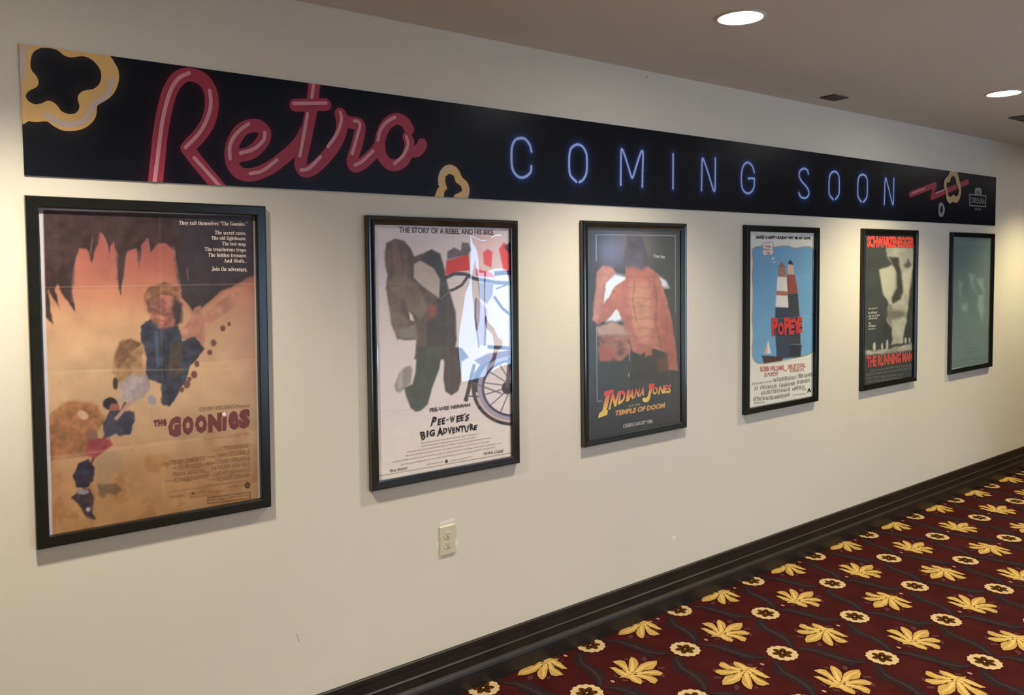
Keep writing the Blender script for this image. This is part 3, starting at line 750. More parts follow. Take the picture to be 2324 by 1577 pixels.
    p.poly([(164, 1130), (178, 1112), (204, 1110), (214, 1130), (210, 1150), (216, 1180), (196, 1172), (182, 1148)], (76, 62, 62), 2, wob=4, seed=24, grain=0.5)
    p.ell((188, 1116), (14, 6), (190, 180, 172), 2, op=0.8)
    p.ell((200, 1156), (5, 5), (214, 196, 186), 2)
    p.poly([(222, 1100), (262, 1096), (276, 1112), (262, 1126), (240, 1120), (238, 1134), (228, 1126)], (104, 84, 62), 3, wob=5, seed=25, op=0.6)
    for x, y, r in ((506, 745, 5), (485, 778, 7), (476, 800, 5), (447, 826, 6), (441, 850, 7), (424, 872, 7), (412, 884, 5), (430, 860, 4), (520, 735, 4)):
        p.ell((x, y), (r, r*1.2), (128, 84, 66), 1.5, wob=2)
    # fold lines worn into the paper, and the pale margin
    for y0, y1 in ((652, 644), (843, 836), (1040, 981)):
        d = P[:, 1]-(y0+(P[:, 0]-105)/(580-105)*(y1-y0)); p.mix(np.exp(-(d/1.6)**2)*0.32, (240, 205, 165))
    d = P[:, 0]-(362+(P[:, 1]-480)/700*10); p.mix(np.exp(-(d/1.5)**2)*0.16, (235, 205, 170))
    lx = 97.5+(P[:, 1]-480)*0.0295; rx = 574.5+(P[:, 1]-490)*0.0175
    ty = 477+(P[:, 0]-97)*0.0275; by = 1217-(P[:, 0]-119)*0.1795
    m = np.maximum.reduce([lx-P[:, 0], P[:, 0]-rx, ty-P[:, 1], P[:, 1]-by])
    p.mix(np.clip(m/1.2+0.5, 0, 1), (226, 218, 204))
    return p.C
GL_clear = glaze_mat('clear acrylic', 0.02, 0.55)
r1, sh1 = poster(0, 'framed amber cave poster with hanging rocks, leftmost on the wall', paint_cave, (0.64, 0.64, 0.80), 0.0026, GL_clear, 0.0003,
                 profile=[(0.0, 0.0), (0.0, -0.022), (0.002, -0.026), (0.005, -0.028), (0.030, -0.028), (0.033, -0.027), (0.034, -0.025), (0.034, -0.004), (0.010, 0.0)])
I_white = ink('poster white ink', (222, 208, 200)); I_maroon = ink('poster maroon ink', (104, 52, 56)); I_brown = ink('poster brown ink', (138, 104, 72)); I_tan = ink('poster tan ink', (176, 134, 92)); I_blk = ink('poster black ink', (34, 30, 30))
g = Geo()
for t, x0, x1, y0, y1 in (('They call themselves “The Goonies.”', 1418, 2018, 280, 324), ('The secret caves.', 1733, 2008, 363, 398), ('The old lighthouse.', 1703, 2010, 411, 452), ('The lost map.', 1798, 2010, 461, 502),
                          ('The treacherous traps.', 1645, 2012, 510, 552), ('The hidden treasure.', 1675, 2014, 559, 594), ('And Sloth...', 1813, 2014, 609, 643), ('Join the adventure.', 1706, 2018, 680, 722)):
    k = 0.02*(x1-x0)
    text_quad(g, serif(t), a5([(x0, y0-k/2), (x1, y0+k/2), (x1, y1+k/2), (x0, y1-k/2)]), YT, 0)
g.make('tagline_lettering', I_white, sh1)
g = Geo()
for t, q in (('T', [(110, 325), (172, 316), (168, 405), (118, 415)]), ('H', [(176, 316), (234, 308), (232, 400), (172, 405)]), ('e', [(240, 305), (294, 300), (292, 398), (238, 402)]),
             ('G', [(325, 282), (492, 262), (485, 540), (300, 562)]), ('O', [(508, 270), (662, 260), (668, 512), (503, 528)]), ('O', [(678, 258), (846, 243), (852, 492), (688, 508)]),
             ('N', [(862, 245), (1048, 215), (1048, 468), (864, 492)]), ('e', [(1142, 200), (1287, 186), (1288, 445), (1142, 455)]), ('S', [(1288, 180), (1444, 160), (1440, 420), (1286, 442)])):
    text_quad(g, t, a4(q), YT, 0, 0.085, 2)
pts = [wp(x, y, YT) for x, y in a4([(1062, 290), (1120, 278), (1112, 450), (1085, 470), (1060, 458)])]
g.poly([(x, YT, z) for x, z in pts][::-1], 0)
c0 = a4([(1085, 240)])[0]
for r, k, mi in ((6.4, 0, 0), (5.2, 1, 1)):
    g.poly([(*[wp(c0[0]+r*math.cos(a), c0[1]+r*math.sin(a), YT)[0]], YT-0.0003*k, wp(c0[0]+r*math.cos(a), c0[1]+r*math.sin(a), YT)[1]) for a in np.linspace(0, 2*math.pi, 17)[:-1]], mi)
o = g.make('title_lettering', [I_maroon, I_white], sh1); o['label'] = 'dark maroon chunky title'
g = Geo()
for t, q in (('STEVEN SPIELBERG Presents', [(738, 148), (1430, 90), (1430, 140), (738, 200)]), ('“THE GOONIES”', [(1065, 680), (1440, 645), (1440, 692), (1065, 730)]),
             ('Story by', [(250, 905), (315, 895), (315, 935), (250, 940)]), ('STEVEN SPIELBERG', [(325, 880), (825, 812), (825, 868), (325, 940)]), ('Screenplay by', [(850, 815), (972, 797), (972, 840), (850, 850)]), ('CHRIS COLUMBUS', [(985, 785), (1435, 722), (1435, 782), (985, 842)]),
             ('Music by', [(385, 965), (450, 955), (450, 1000), (385, 1000)]), ('DAVE GRUSIN', [(460, 950), (805, 900), (805, 955), (460, 1008)]), ('Executive Producers', [(830, 895), (955, 880), (955, 925), (830, 940)]), ('STEVEN SPIELBERG', [(965, 872), (1435, 812), (1435, 868), (965, 928)]),
             ('FRANK MARSHALL', [(380, 1038), (855, 980), (855, 1035), (380, 1098)]), ('KATHLEEN KENNEDY', [(915, 958), (1435, 892), (1435, 945), (915, 1012)]),
             ('Produced by', [(270, 1150), (380, 1135), (380, 1175), (270, 1170)]), ('RICHARD DONNER', [(395, 1120), (880, 1055), (880, 1112), (395, 1178)]), ('and', [(890, 1075), (935, 1070), (935, 1098), (890, 1102)]), ('HARVEY BERNHARD', [(945, 1040), (1440, 970), (1440, 1025), (945, 1100)]),
             ('Directed by', [(870, 1128), (970, 1112), (970, 1150), (870, 1148)]), ('RICHARD DONNER', [(980, 1105), (1435, 1045), (1435, 1098), (980, 1165)])):
    text_quad(g, t, a4(q), YT, 0, 0.004)
text_quad(g, 'A RICHARD DONNER Film', a4([(800, 545), (1430, 470), (1430, 520), (805, 595)]), YT, 1, 0.004)
for q in ([(400, 1280), (800, 1235), (800, 1260), (400, 1310)], [(830, 1215), (1440, 1135), (1440, 1160), (830, 1245)], [(1165, 1225), (1350, 1200), (1350, 1222), (1165, 1248)], [(890, 1300), (1090, 1275), (1090, 1295), (890, 1318)], [(340, 1365), (570, 1335), (570, 1360), (340, 1395)],
          [(690, 1310), (835, 1292), (835, 1308), (690, 1326)], [(690, 1334), (835, 1316), (835, 1332), (690, 1350)], [(620, 1368), (835, 1345), (835, 1362), (620, 1385)], [(870, 1410), (1430, 1335), (1430, 1360), (870, 1435)]):
    word_bars(g, a4(q), YT, rng, 0)
g.make('credits_lettering', [I_brown, I_tan, I_blk], sh1); g = Geo()
text_quad(g, 'PG', a4([(640, 1318), (672, 1312), (672, 1350), (640, 1355)]), YT, 2, 0.02)
def outline(g, quad, wpx, y, mi):
    for a, b in zip(quad, quad[1:]+quad[:1]):
        ribbon(g, np.array([wp(*a, y), wp(*b, y)]), wpx, lambda x, z: (x, y, z), False, mi)
g.make('rating_mark', [I_brown, I_tan, I_blk], sh1); g = Geo()
outline(g, a4([(860, 1390), (1440, 1310), (1440, 1395), (860, 1470)]), 0.0012, YT, 2); outline(g, a4([(615, 1310), (838, 1285), (838, 1360), (615, 1392)]), 0.001, YT, 0)
g.make('rule_print', [I_brown, I_tan, I_blk], sh1); g = Geo()
c0 = a4([(1404, 1220)])[0]
ribbon(g, np.array([wp(c0[0]+5*math.cos(a), c0[1]+5.4*math.sin(a), YT) for a in np.linspace(0, 2*math.pi, 20)]), 0.0035, lambda x, z: (x, YT, z), False, 2)
text_quad(g, 'W', [(c0[0]-2.6, c0[1]-2.8), (c0[0]+2.6, c0[1]-3.2), (c0[0]+2.2, c0[1]+2.6), (c0[0]-2.2, c0[1]+3)], YT-0.0003, 2, 0.02)
g.make('studio_mark', [I_brown, I_tan, I_blk], sh1)

# ---- second poster: pale sheet, grey draped form and a bicycle
b7 = Z(820, 470, 380/1763); b8 = Z(820, 790, 380/1763); b6 = Z(880, 900, 290/2324)
def paint_bike(P):
    p = Paint(P, (206, 197, 199))
    p.C *= (0.98+0.04*fbm(P, 50, 2))[:, None]
    p.mix(np.clip((P[:, 1]-930)/60, 0, 1), (208, 200, 194))
    # grey draped form
    p.poly(b7([(250, 470), (262, 380), (350, 330), (450, 352), (520, 430), (560, 520), (640, 490), (740, 448), (820, 490), (870, 640), (910, 830), (985, 1100), (1000, 1400), (950, 1600), (560, 1600), (580, 1400), (380, 1390), (320, 1240), (290, 1020), (260, 850), (272, 720), (262, 640), (246, 560)]), (92, 84, 82), 2, wob=2, grain=0.16)
    p.poly(b7([(262, 470), (300, 400), (380, 390), (470, 470), (520, 620), (480, 760), (380, 740), (280, 640)]), (128, 98, 96), 10, op=0.7, grain=0.2)
    for q in ([(300, 380), (330, 600), (300, 900)], [(400, 350), (440, 620), (420, 980)], [(500, 430), (540, 760), (560, 1180)]): p.line(b7(q), 3, (70, 64, 64), 3, 0.5)
    p.poly(b7([(560, 600), (740, 448), (830, 490), (870, 640), (900, 800), (990, 1100), (1000, 1400), (950, 1600), (680, 1600), (700, 1100), (820, 950)]), (64, 64, 72), 3, op=0.9, grain=0.12)
    p.poly(b7([(270, 770), (370, 690), (520, 760), (640, 900), (700, 1080), (620, 1180), (500, 1100), (440, 970), (420, 1090), (500, 1200), (440, 1290), (380, 1390), (310, 1200), (290, 1000)]), (124, 112, 102), 4, op=0.75, grain=0.16)
    p.poly(b7([(555, 600), (620, 560), (760, 640), (830, 760), (820, 960), (740, 900), (640, 830), (550, 740)]), (178, 164, 158), 2, grain=0.06)
    p.poly(b7([(500, 1100), (540, 1140), (560, 1200), (515, 1190)]), (205, 198, 190), 1.5)
    p.poly(b7([(410, 1290), (570, 1230), (590, 1380), (400, 1390)]), (140, 142, 134), 4, op=0.7)
    p.poly(b7([(690, 1040), (800, 1020), (790, 1140), (710, 1190)]), (150, 84, 82), 5, op=0.85)
    p.poly(b8([(580, -20), (960, -20), (850, 40), (820, 220), (745, 420), (700, 590), (630, 655), (570, 668), (520, 630), (470, 500), (450, 410), (540, 380), (570, 260), (580, 120)]), (70, 78, 76), 2, grain=0.12)
    p.poly(b8([(850, 20), (960, -20), (1060, 0), (1130, 95), (1055, 140), (1050, 350), (1020, 450), (950, 497), (885, 455), (865, 320), (875, 150)]), (76, 70, 74), 2, grain=0.1)
    p.poly(b8([(350, 390), (400, 260), (470, 195), (520, 185), (538, 230), (520, 370), (450, 430), (400, 468), (365, 450)]), (140, 134, 136), 3, grain=0.12)
    p.poly(b8([(405, 260), (430, 225), (440, 400), (400, 440), (380, 420)]), (180, 174, 174), 4, op=0.7)
    # bicycle: bags, bars, tubes, wheel
    p.poly(b7([(895, 565), (1000, 535), (1130, 490), (1140, 665), (1010, 680), (885, 715)]), (204, 62, 66), 1.5)
    p.poly(b7([(905, 470), (980, 425), (1050, 460), (1060, 370), (1130, 380), (1155, 450), (1120, 500), (905, 555)]), (104, 96, 102), 2, grain=0.2)
    p.poly(b7([(1150, 250), (1420, 250), (1400, 380), (1280, 400), (1250, 700), (1210, 720), (1200, 420)]), (232, 188, 190), 8, op=0.8)
    p.poly(b7([(1280, 480), (1330, 440), (1380, 470), (1370, 640), (1290, 600)]), (214, 96, 98), 2)
    p.poly(b7([(1450, 440), (1500, 370), (1560, 420), (1600, 700), (1500, 690)]), (206, 84, 88), 2)
    p.poly(b7([(1210, 650), (1370, 690), (1400, 740), (1210, 720)]), (206, 72, 78), 2)
    p.poly(b7([(1500, 420), (1560, 370), (1600, 420), (1570, 500)]), (72, 68, 78), 2)
    dk = (66, 62, 80)
    p.line(b7([(885, 745), (980, 700), (1100, 705), (1180, 750), (1420, 795), (1620, 800)]), 8, dk)
    p.line(b7([(1120, 730), (1060, 820), (980, 865), (900, 890)]), 6, dk)
    p.line(b7([(940, 880), (830, 970)]), 2.5, (110, 104, 112))
    p.line(b7([(1400, 700), (1500, 690), (1600, 690)]), 10, dk)
    p.poly(b7([(1230, 790), (1390, 800), (1380, 930), (1320, 1020), (1250, 960)]), (128, 118, 136), 2)
    p.poly(b7([(1210, 950), (1330, 1080), (1310, 1450), (1240, 1450), (1205, 1200)]), (168, 158, 182), 2)
    p.line(b7([(1205, 960), (1200, 1160), (1240, 1480)]), 2.5, dk); p.line(b7([(1310, 1150), (1300, 1460)]), 4, dk)
    p.line(b7([(1400, 940), (1480, 1060), (1600, 1160)]), 6, dk); p.line(b7([(1330, 1470), (1620, 1490)]), 8, dk)
    p.line(b7([(1420, 860), (1600, 790)]), 3, dk)
    cx, cy = b8([(1590, 420)])[0]
    rad = np.hypot((P[:, 0]-cx)/1.0, (P[:, 1]-cy)/0.93)
    def ringm(r0, r1): return np.clip((rad-r0)/1.2+0.5, 0, 1)*np.clip((r1-rad)/1.2+0.5, 0, 1)
    for a in np.linspace(0, 2*math.pi, 14, endpoint=False)+0.2:
        p.line([(cx+7*math.cos(a+0.5), cy+7*math.sin(a+0.5)), (cx+66*math.cos(a), cy+62*math.sin(a))], 2.2, (84, 80, 92))
    p.mix(ringm(64, 70), (74, 72, 92)); p.mix(ringm(70, 79), (150, 144, 166)); p.mix(ringm(79, 92)*(P[:, 0] < cx+40), (62, 60, 66))
    p.mix(ringm(79, 84)*(P[:, 1] > cy+10), (196, 172, 166))
    p.ell((cx-12, cy), (12, 14), (58, 56, 64)); p.line([(cx-12, cy), (cx-6, cy-70)], 8, (90, 82, 96))
    p.line(b8([(1190, 170), (1150, 330), (1100, 540)]), 7, (60, 58, 62)); p.line(b8([(1130, 505), (1240, 510)]), 3, (70, 66, 70)); p.ell(b8([(1103, 540)])[0], (5, 5), (50, 48, 50))
    p.line(b8([(1140, 350), (1480, 480)]), 3, (96, 92, 100)); p.line(b8([(1120, 520), (1200, 250)]), 3, (80, 76, 80))
    p.poly(b8([(1190, 130), (1330, 60), (1450, 40), (1620, 30), (1620, 75), (1400, 110), (1260, 180)]), (104, 70, 84), 2)
    # folds and border rule
    for y0, y1 in ((644, 642), (935, 912)):
        d = P[:, 1]-(y0+(P[:, 0]-860)/300*(y1-y0)); p.mix(np.exp(-(d/1.4)**2)*0.25, (168, 158, 160))
    d = P[:, 0]-1017; p.mix(np.exp(-(d/1.3)**2)*0.12, (170, 160, 165))
    d = P[:, 1]-(1080-(P[:, 0]-862)*0.176); p.mix(np.exp(-(d/0.9)**2)*0.8, (104, 94, 88))
    return p.C
GL_wavy = glaze_mat('wavy acrylic', 0.015, 1.9)
r2, sh2 = poster(1, 'framed pale poster with a grey draped form and a bicycle, above the outlet', paint_bike, 1.30, 0.0026, GL_wavy, 0.0024)
I_g1 = ink('poster grey ink', (92, 82, 88)); I_g2 = ink('poster charcoal ink', (44, 42, 48)); I_g3 = ink('poster faint rose ink', (172, 154, 154))
g = Geo(); text_quad(g, 'THE STORY OF A REBEL AND HIS BIKE.', b7([(398, 208), (1402, 243), (1402, 294), (398, 268)]), YT, 0, 0.018); g.make('tagline_lettering', I_g1, sh2)
g = Geo()
for t, q in (('P', [(825, 365), (905, 362), (860, 525), (776, 540)]), ('E', [(918, 402), (975, 392), (960, 515), (905, 525)]), ('E', [(988, 388), (1052, 372), (1038, 500), (984, 508)]), ('-', [(1065, 414), (1112, 404), (1112, 424), (1065, 434)]), ('W', [(1128, 362), (1226, 342), (1205, 462), (1140, 482)]),
             ('E', [(1252, 348), (1318, 335), (1312, 452), (1250, 470)]), ('E', [(1322, 332), (1388, 318), (1376, 438), (1326, 452)]), ("'", [(1398, 300), (1420, 296), (1412, 332), (1398, 336)]), ('S', [(1418, 330), (1492, 310), (1470, 432), (1402, 455)]),
             ('B', [(583, 645), (682, 620), (692, 770), (622, 800)]), ('I', [(708, 622), (742, 615), (735, 735), (712, 740)]), ('G', [(752, 608), (856, 590), (858, 712), (765, 735)]), ('A', [(915, 562), (990, 545), (1015, 700), (893, 726)]), ('D', [(1010, 575), (1086, 560), (1080, 662), (1012, 678)]), ('V', [(1088, 562), (1168, 546), (1155, 668), (1110, 690)]),
             ('E', [(1170, 568), (1228, 555), (1226, 660), (1180, 676)]), ('N', [(1240, 548), (1316, 525), (1305, 640), (1240, 655)]), ('T', [(1306, 532), (1402, 520), (1378, 648), (1335, 658)]), ('U', [(1392, 538), (1476, 520), (1465, 640), (1408, 652)]), ('R', [(1488, 492), (1562, 480), (1572, 600), (1500, 616)]), ('E', [(1570, 522), (1642, 505), (1612, 602), (1568, 616)])):
    text_quad(g, t, b6(q), YT, 0, 0.045, 2)
o = g.make('title_lettering', I_g2, sh2); o['label'] = 'uneven charcoal title'
g = Geo(); text_quad(g, 'PEE-WEE HERMAN', b6([(768, 212), (1502, 112), (1502, 175), (765, 285)]), YT, 0, 0.03)
for x0, x1, ya, yb in ((600, 1650, 845, 668), (625, 1605, 900, 735), (350, 1875, 1005, 745), (330, 1860, 1075, 810), (90, 2085, 1185, 835), (240, 1960, 1235, 915), (710, 1010, 1232, 1180), (1150, 1540, 1165, 1085)):
    word_bars(g, b6([(x0, ya-12), (x1, yb-12), (x1, yb+12), (x0, ya+14)]), YT, rng, 1)
for q in ([(40, 1325), (370, 1280), (345, 1330), (40, 1375)], [(1750, 1005), (2120, 945), (2120, 1010), (1750, 1060)]): word_bars(g, b6(q), YT, rng, 0)
g.make('credits_lettering', [I_g1, I_g3], sh2); g = Geo()
c0 = b6([(1070, 1175)])[0]
g.poly([(wp(c0[0]+3.4*math.cos(a), c0[1]+4*math.sin(a), YT)[0], YT, wp(c0[0]+3.4*math.cos(a), c0[1]+4*math.sin(a), YT)[1]) for a in np.linspace(0, 2*math.pi, 13)[:-1]], 0)
g.make('studio_mark', [I_g1, I_g3], sh2)

# ---- third poster: dark sheet, warm sandstone pillar, red to gold title
c3 = Z(1310, 490, 270/788); c5 = Z(1340, 860, 220/2324)
def paint_dark(P):
    p = Paint(P, (42, 48, 50))
    p.glow((1442, 560), (62, 60), (150, 128, 112), 0.85)
    p.glow((1385, 570), (44, 60), (128, 126, 156), 0.8)  # lilac haze of the window reflection, painted into the print
    p.poly(c3([(165, 590), (180, 440), (240, 380), (330, 400), (420, 420), (330, 560), (300, 690), (250, 705), (190, 700)]), (232, 226, 226), 5)
    p.poly(c3([(520, 380), (590, 430), (612, 478), (560, 480)]), (222, 214, 208), 3)
    # spire and side arch of layered stone
    p.poly(c3([(318, 330), (352, 250), (400, 226), (452, 262), (470, 330), (520, 372), (556, 430), (598, 560), (632, 720), (655, 880), (668, 1026), (600, 1020), (580, 900), (500, 880), (420, 920), (370, 900), (335, 800), (298, 690), (262, 610), (200, 690), (140, 716), (98, 690), (112, 590), (124, 480), (132, 380), (170, 330), (232, 340), (252, 372), (228, 410), (188, 440), (172, 585), (250, 470), (320, 420)]), (188, 104, 86), 2.0, wob=3, seed=60, grain=0.16)
    p.poly(c3([(124, 480), (132, 380), (170, 330), (232, 340), (252, 372), (228, 410), (180, 440), (160, 600), (140, 716), (98, 690)]), (198, 134, 116), 4, op=0.7, wob=4, seed=61, grain=0.2)
    p.poly(c3([(350, 440), (470, 440), (500, 700), (480, 850), (420, 850), (380, 770), (345, 640)]), (204, 132, 100), 6, op=0.9, wob=4, seed=62, grain=0.14)
    for y0 in (400, 470, 545, 600, 680, 745, 800, 860):
        q = [(300+(y0-400)*0.05+18*k, y0+6*math.sin(k*1.1+y0)) for k in range(18)]
        p.line(c3(q), 2.6, (150, 80, 64), 2.5, 0.35)
    p.line(c3([(505, 400), (528, 560), (520, 700), (556, 870)]), 4.0, (120, 62, 50), 3, 0.5)
    p.line(c3([(380, 420), (368, 560), (392, 700)]), 2.0, (110, 60, 48), 2, 0.5)
    p.poly(c3([(560, 560), (640, 760), (665, 1020), (600, 1015), (575, 870), (540, 640)]), (172, 86, 66), 4, op=0.7, grain=0.2)
    p.poly(c3([(330, 118), (352, 100), (388, 112), (416, 98), (438, 130), (446, 190), (470, 260), (474, 330), (430, 350), (372, 338), (330, 346), (300, 320), (306, 262), (322, 200)]), (84, 74, 82), 4, wob=5, seed=31, grain=0.3)
    p.poly(c3([(128, 730), (230, 700), (310, 730), (345, 800), (350, 900), (300, 960), (150, 960)]), (140, 84, 68), 3, wob=4, seed=33, grain=0.5)
    p.poly(c3([(130, 740), (230, 702), (310, 730), (340, 790), (140, 790)]), (196, 158, 132), 4, op=0.8)
    p.poly(c3([(135, 870), (240, 870), (250, 930), (190, 970), (150, 940)]), (176, 84, 68), 4, op=0.8, wob=3)
    p.poly(c3([(350, 910), (420, 925), (500, 890), (590, 910), (600, 1040), (560, 1100), (360, 1100)]), (40, 38, 36), 5, grain=0.3)
    p.poly(c3([(440, 880), (490, 850), (500, 920), (450, 940)]), (176, 100, 66), 3, wob=3); p.poly(c3([(520, 960), (590, 920), (600, 1020), (540, 1040)]), (110, 60, 46), 4, wob=3, op=0.8)
    p.line(c3([(342, 1040), (342, 1066)]), 1.6, (210, 190, 170)); p.line(c3([(345, 870), (348, 960)]), 1.5, (190, 150, 130))
    q = c3([(125, 124), (650, 131), (652, 640)]); p.line(q, 1.6, (170, 162, 164), 0.7, 0.85)
    p.line(c3([(652, 640), (650, 900)]), 1.4, (120, 110, 108), 0.7, 0.4)
    p.line(c3([(125, 124), (127, 300)]), 1.6, (190, 186, 196), 0.7, 0.8); p.line(c3([(128, 730), (132, 1228), (168, 1226)]), 1.6, (176, 176, 176), 0.7, 0.85)
    p.line(c3([(610, 1030), (620, 1130), (612, 1240), (640, 1340), (660, 1250), (655, 1060)]), 2, (78, 72, 68), 1.5, 0.6)
    return p.C
GL_soft = glaze_mat('hazy acrylic', 0.24, 2.4)
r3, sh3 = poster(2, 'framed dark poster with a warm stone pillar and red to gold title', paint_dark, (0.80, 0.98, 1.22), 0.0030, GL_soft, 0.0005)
# title ink runs from red at the letter tops to gold at the feet
g = Geo(); gcol = []
def grad(part, tops):
    n0 = len(g.v); part(); n1 = len(g.v)
    V = np.array(g.v[n0:n1]); P = project(V)
    ys = np.interp(P[:, 0], tops[0], tops[1]); hs = np.interp(P[:, 0], tops[0], tops[2])
    t = np.clip((P[:, 1]-ys)/hs, 0, 1)
    stops = np.array([0, 0.30, 0.55, 1.0]); cols = np.array([(206, 60, 62), (216, 74, 64), (226, 152, 74), (226, 202, 92)], float)
    gcol.extend(np.stack([np.interp(t, stops, cols[:, k]) for k in range(3)], 1).tolist())
xs_ = [c5([(x, 0)])[0][0] for x in (200, 550, 1000, 1330, 1600, 1930)]
def tp(a): return [c5([(0, y)])[0][1] for y in a]
band = (xs_, tp((330, 250, 240, 190, 140, 120)), [h*220/2324 for h in (560, 460, 290, 240, 230, 220)])
def letters():
    for t, q in (('N', [(515, 335), (700, 290), (620, 650), (430, 745)]), ('D', [(700, 285), (855, 265), (825, 545), (655, 620)]), ('I', [(885, 268), (950, 248), (905, 520), (850, 545)]), ('A', [(955, 250), (1060, 232), (1035, 470), (885, 540)]),
                 ('N', [(1085, 232), (1195, 205), (1160, 420), (1045, 455)]), ('A', [(1215, 200), (1322, 188), (1285, 395), (1165, 425)]), ('O', [(1492, 190), (1622, 168), (1602, 360), (1488, 385)]), ('N', [(1652, 165), (1785, 140), (1752, 348), (1618, 370)]), ('E', [(1790, 145), (1860, 128), (1838, 328), (1742, 348)]), ('S', [(1862, 138), (1938, 118), (1922, 325), (1838, 352)])):
        text_quad(g, t, c5(q), YT, 0, 0.045, 2)
    for q in ([(335, 298), (568, 238), (545, 322), (478, 352), (385, 760), (422, 738), (400, 858), (183, 938), (213, 812), (280, 772), (366, 400), (322, 410)],
              [(1402, 124), (1548, 98), (1527, 190), (1492, 210), (1425, 470), (1382, 542), (1310, 562), (1258, 530), (1243, 470), (1300, 438), (1338, 462), (1370, 420), (1422, 214), (1394, 226)]):
        g.poly([(wp(x, y, YT)[0], YT, wp(x, y, YT)[1]) for x, y in c5(q)][::-1], 0)
grad(letters, band)
o = g.make('title_lettering', attr_mat('red to gold ink', 0.5, 0.25), sh3); o['label'] = 'slanted title running from red to gold'
paint_to_attr(o, np.array(gcol), 1.0)
g = Geo()
text_quad(g, 'and the', c5([(925, 612), (1200, 562), (1190, 628), (905, 680)]), YT, 1, 0.03)
text_quad(g, 'TEMPLE OF DOOM', c5([(605, 758), (1792, 568), (1778, 692), (578, 888)]), YT, 0, 0.05)
o = g.make('subtitle_lettering', [ink('poster gold ink', (204, 146, 84)), ink('poster olive ink', (146, 138, 84))], sh3); o['label'] = 'smaller golden subtitle'
g = Geo()
text_quad(g, serif('Trust him.'), c3([(507, 252), (585, 262), (584, 280), (507, 276)]), YT, 0)
g.make('tagline_lettering', ink('poster pale ink', (206, 202, 198)), sh3); g = Geo()
text_quad(g, serif('COMING MAY 23'), c5([(795, 1078), (1290, 1000), (1290, 1080), (788, 1180)]), YT, 0); text_quad(g, 'RD', c5([(1295, 1002), (1350, 993), (1350, 1028), (1295, 1038)]), YT, 0); text_quad(g, serif('1984'), c5([(1365, 985), (1490, 965), (1482, 1055), (1362, 1072)]), YT, 0)
g.make('date_lettering', ink('poster pale ink', (206, 202, 198)), sh3)

# ---- fourth poster: white sheet, blue panel, two painted pegs
d2 = Z(1680, 500, 200/701)
def paint_blue(P):
    p = Paint(P, (204, 203, 194))
    pan = smooth_pts(d2([(98, 245), (130, 213), (200, 208), (270, 215), (320, 207), (380, 205), (430, 224), (490, 212), (540, 210), (572, 230), (581, 280), (572, 340), (578, 500), (575, 700), (578, 850), (578, 1000), (565, 1050), (500, 1078), (400, 1100), (300, 1120), (200, 1135), (140, 1132), (107, 1100), (98, 1040), (105, 900), (98, 780), (105, 600), (100, 450), (106, 330)]), 3, True)
    ctr = pan.mean(0)
    p.poly(ctr+(pan-ctr)*np.array([1.028, 1.010]), (150, 128, 104), 1); p.poly(pan, (104, 150, 184), 1)
    p.C *= (0.97+0.06*fbm(P, 30, 5))[:, None]
    # right tower: dark cap, pale lantern, dusty red band, charcoal base
    p.poly(d2([(378, 345), (398, 312), (424, 352)]), (46, 46, 56), 1)
    p.poly(d2([(380, 350), (422, 356), (428, 432), (378, 428)]), (196, 160, 142), 1)
    p.poly(d2([(372, 428), (436, 434), (458, 582), (366, 584)]), (140, 74, 66), 1.2, grain=0.1)
    p.poly(d2([(366, 584), (458, 582), (474, 780), (480, 985), (362, 985), (368, 780)]), (60, 64, 70), 1.2)
    p.poly(d2([(352, 985), (488, 990), (480, 1085), (350, 1095)]), (52, 54, 60), 1.5)
    # left tower: tan cap, white band, slate base
    p.poly(d2([(300, 372), (330, 328), (362, 372)]), (132, 96, 80), 1.2)
    p.poly(d2([(306, 372), (358, 374), (364, 450), (302, 448)]), (150, 112, 92), 1.2)
    p.poly(d2([(296, 448), (370, 452), (384, 695), (280, 690)]), (206, 202, 200), 1.2)
    p.poly(d2([(288, 560), (377, 566), (379, 600), (286, 594)]), (152, 104, 84), 1.2)
    p.poly(d2([(280, 690), (384, 695), (388, 1000), (392, 1090), (290, 1090), (276, 860)]), (56, 66, 82), 1.2)
    # small boat at the towers' foot
    p.poly(d2([(222, 950), (246, 1060), (200, 1060)]), (206, 202, 198), 1.2); p.poly(d2([(218, 965), (218, 1060), (190, 1055)]), (204, 158, 140), 1.2)
    p.poly(d2([(170, 1075), (350, 1085), (330, 1118), (250, 1128), (190, 1138)]), (74, 58, 56), 1.4)
    # thought cloud
    for dx, dy, r in ((0, 0, 11), (-7, -7, 7), (7, -8, 7), (-7, 7, 7), (7, 6, 7)):
        c = d2([(220, 228)])[0]; p.ell((c[0]+dx*0.8, c[1]+dy), (r*0.92+1, r+1), (120, 110, 112), 1)
    for dx, dy, r in ((0, 0, 11), (-7, -7, 7), (7, -8, 7), (-7, 7, 7), (7, 6, 7)):
        c = d2([(220, 228)])[0]; p.ell((c[0]+dx*0.8, c[1]+dy), (r*0.92, r), (214, 206, 202), 1)
    p.ell(d2([(260, 303)])[0], (3.4, 2.2), (206, 206, 206), 1); p.ell(d2([(271, 332)])[0], (2.4, 1.8), (206, 206, 206), 1)
    for y0, y1 in ((795, 758), (1155, 1095)):
        a, b = d2([(85, y0), (600, y1)]); d = P[:, 1]-(a[1]+(P[:, 0]-a[0])/(b[0]-a[0])*(b[1]-a[1])); p.mix(np.exp(-(d/1.0)**2)*0.3, (150, 160, 165))
    return p.C
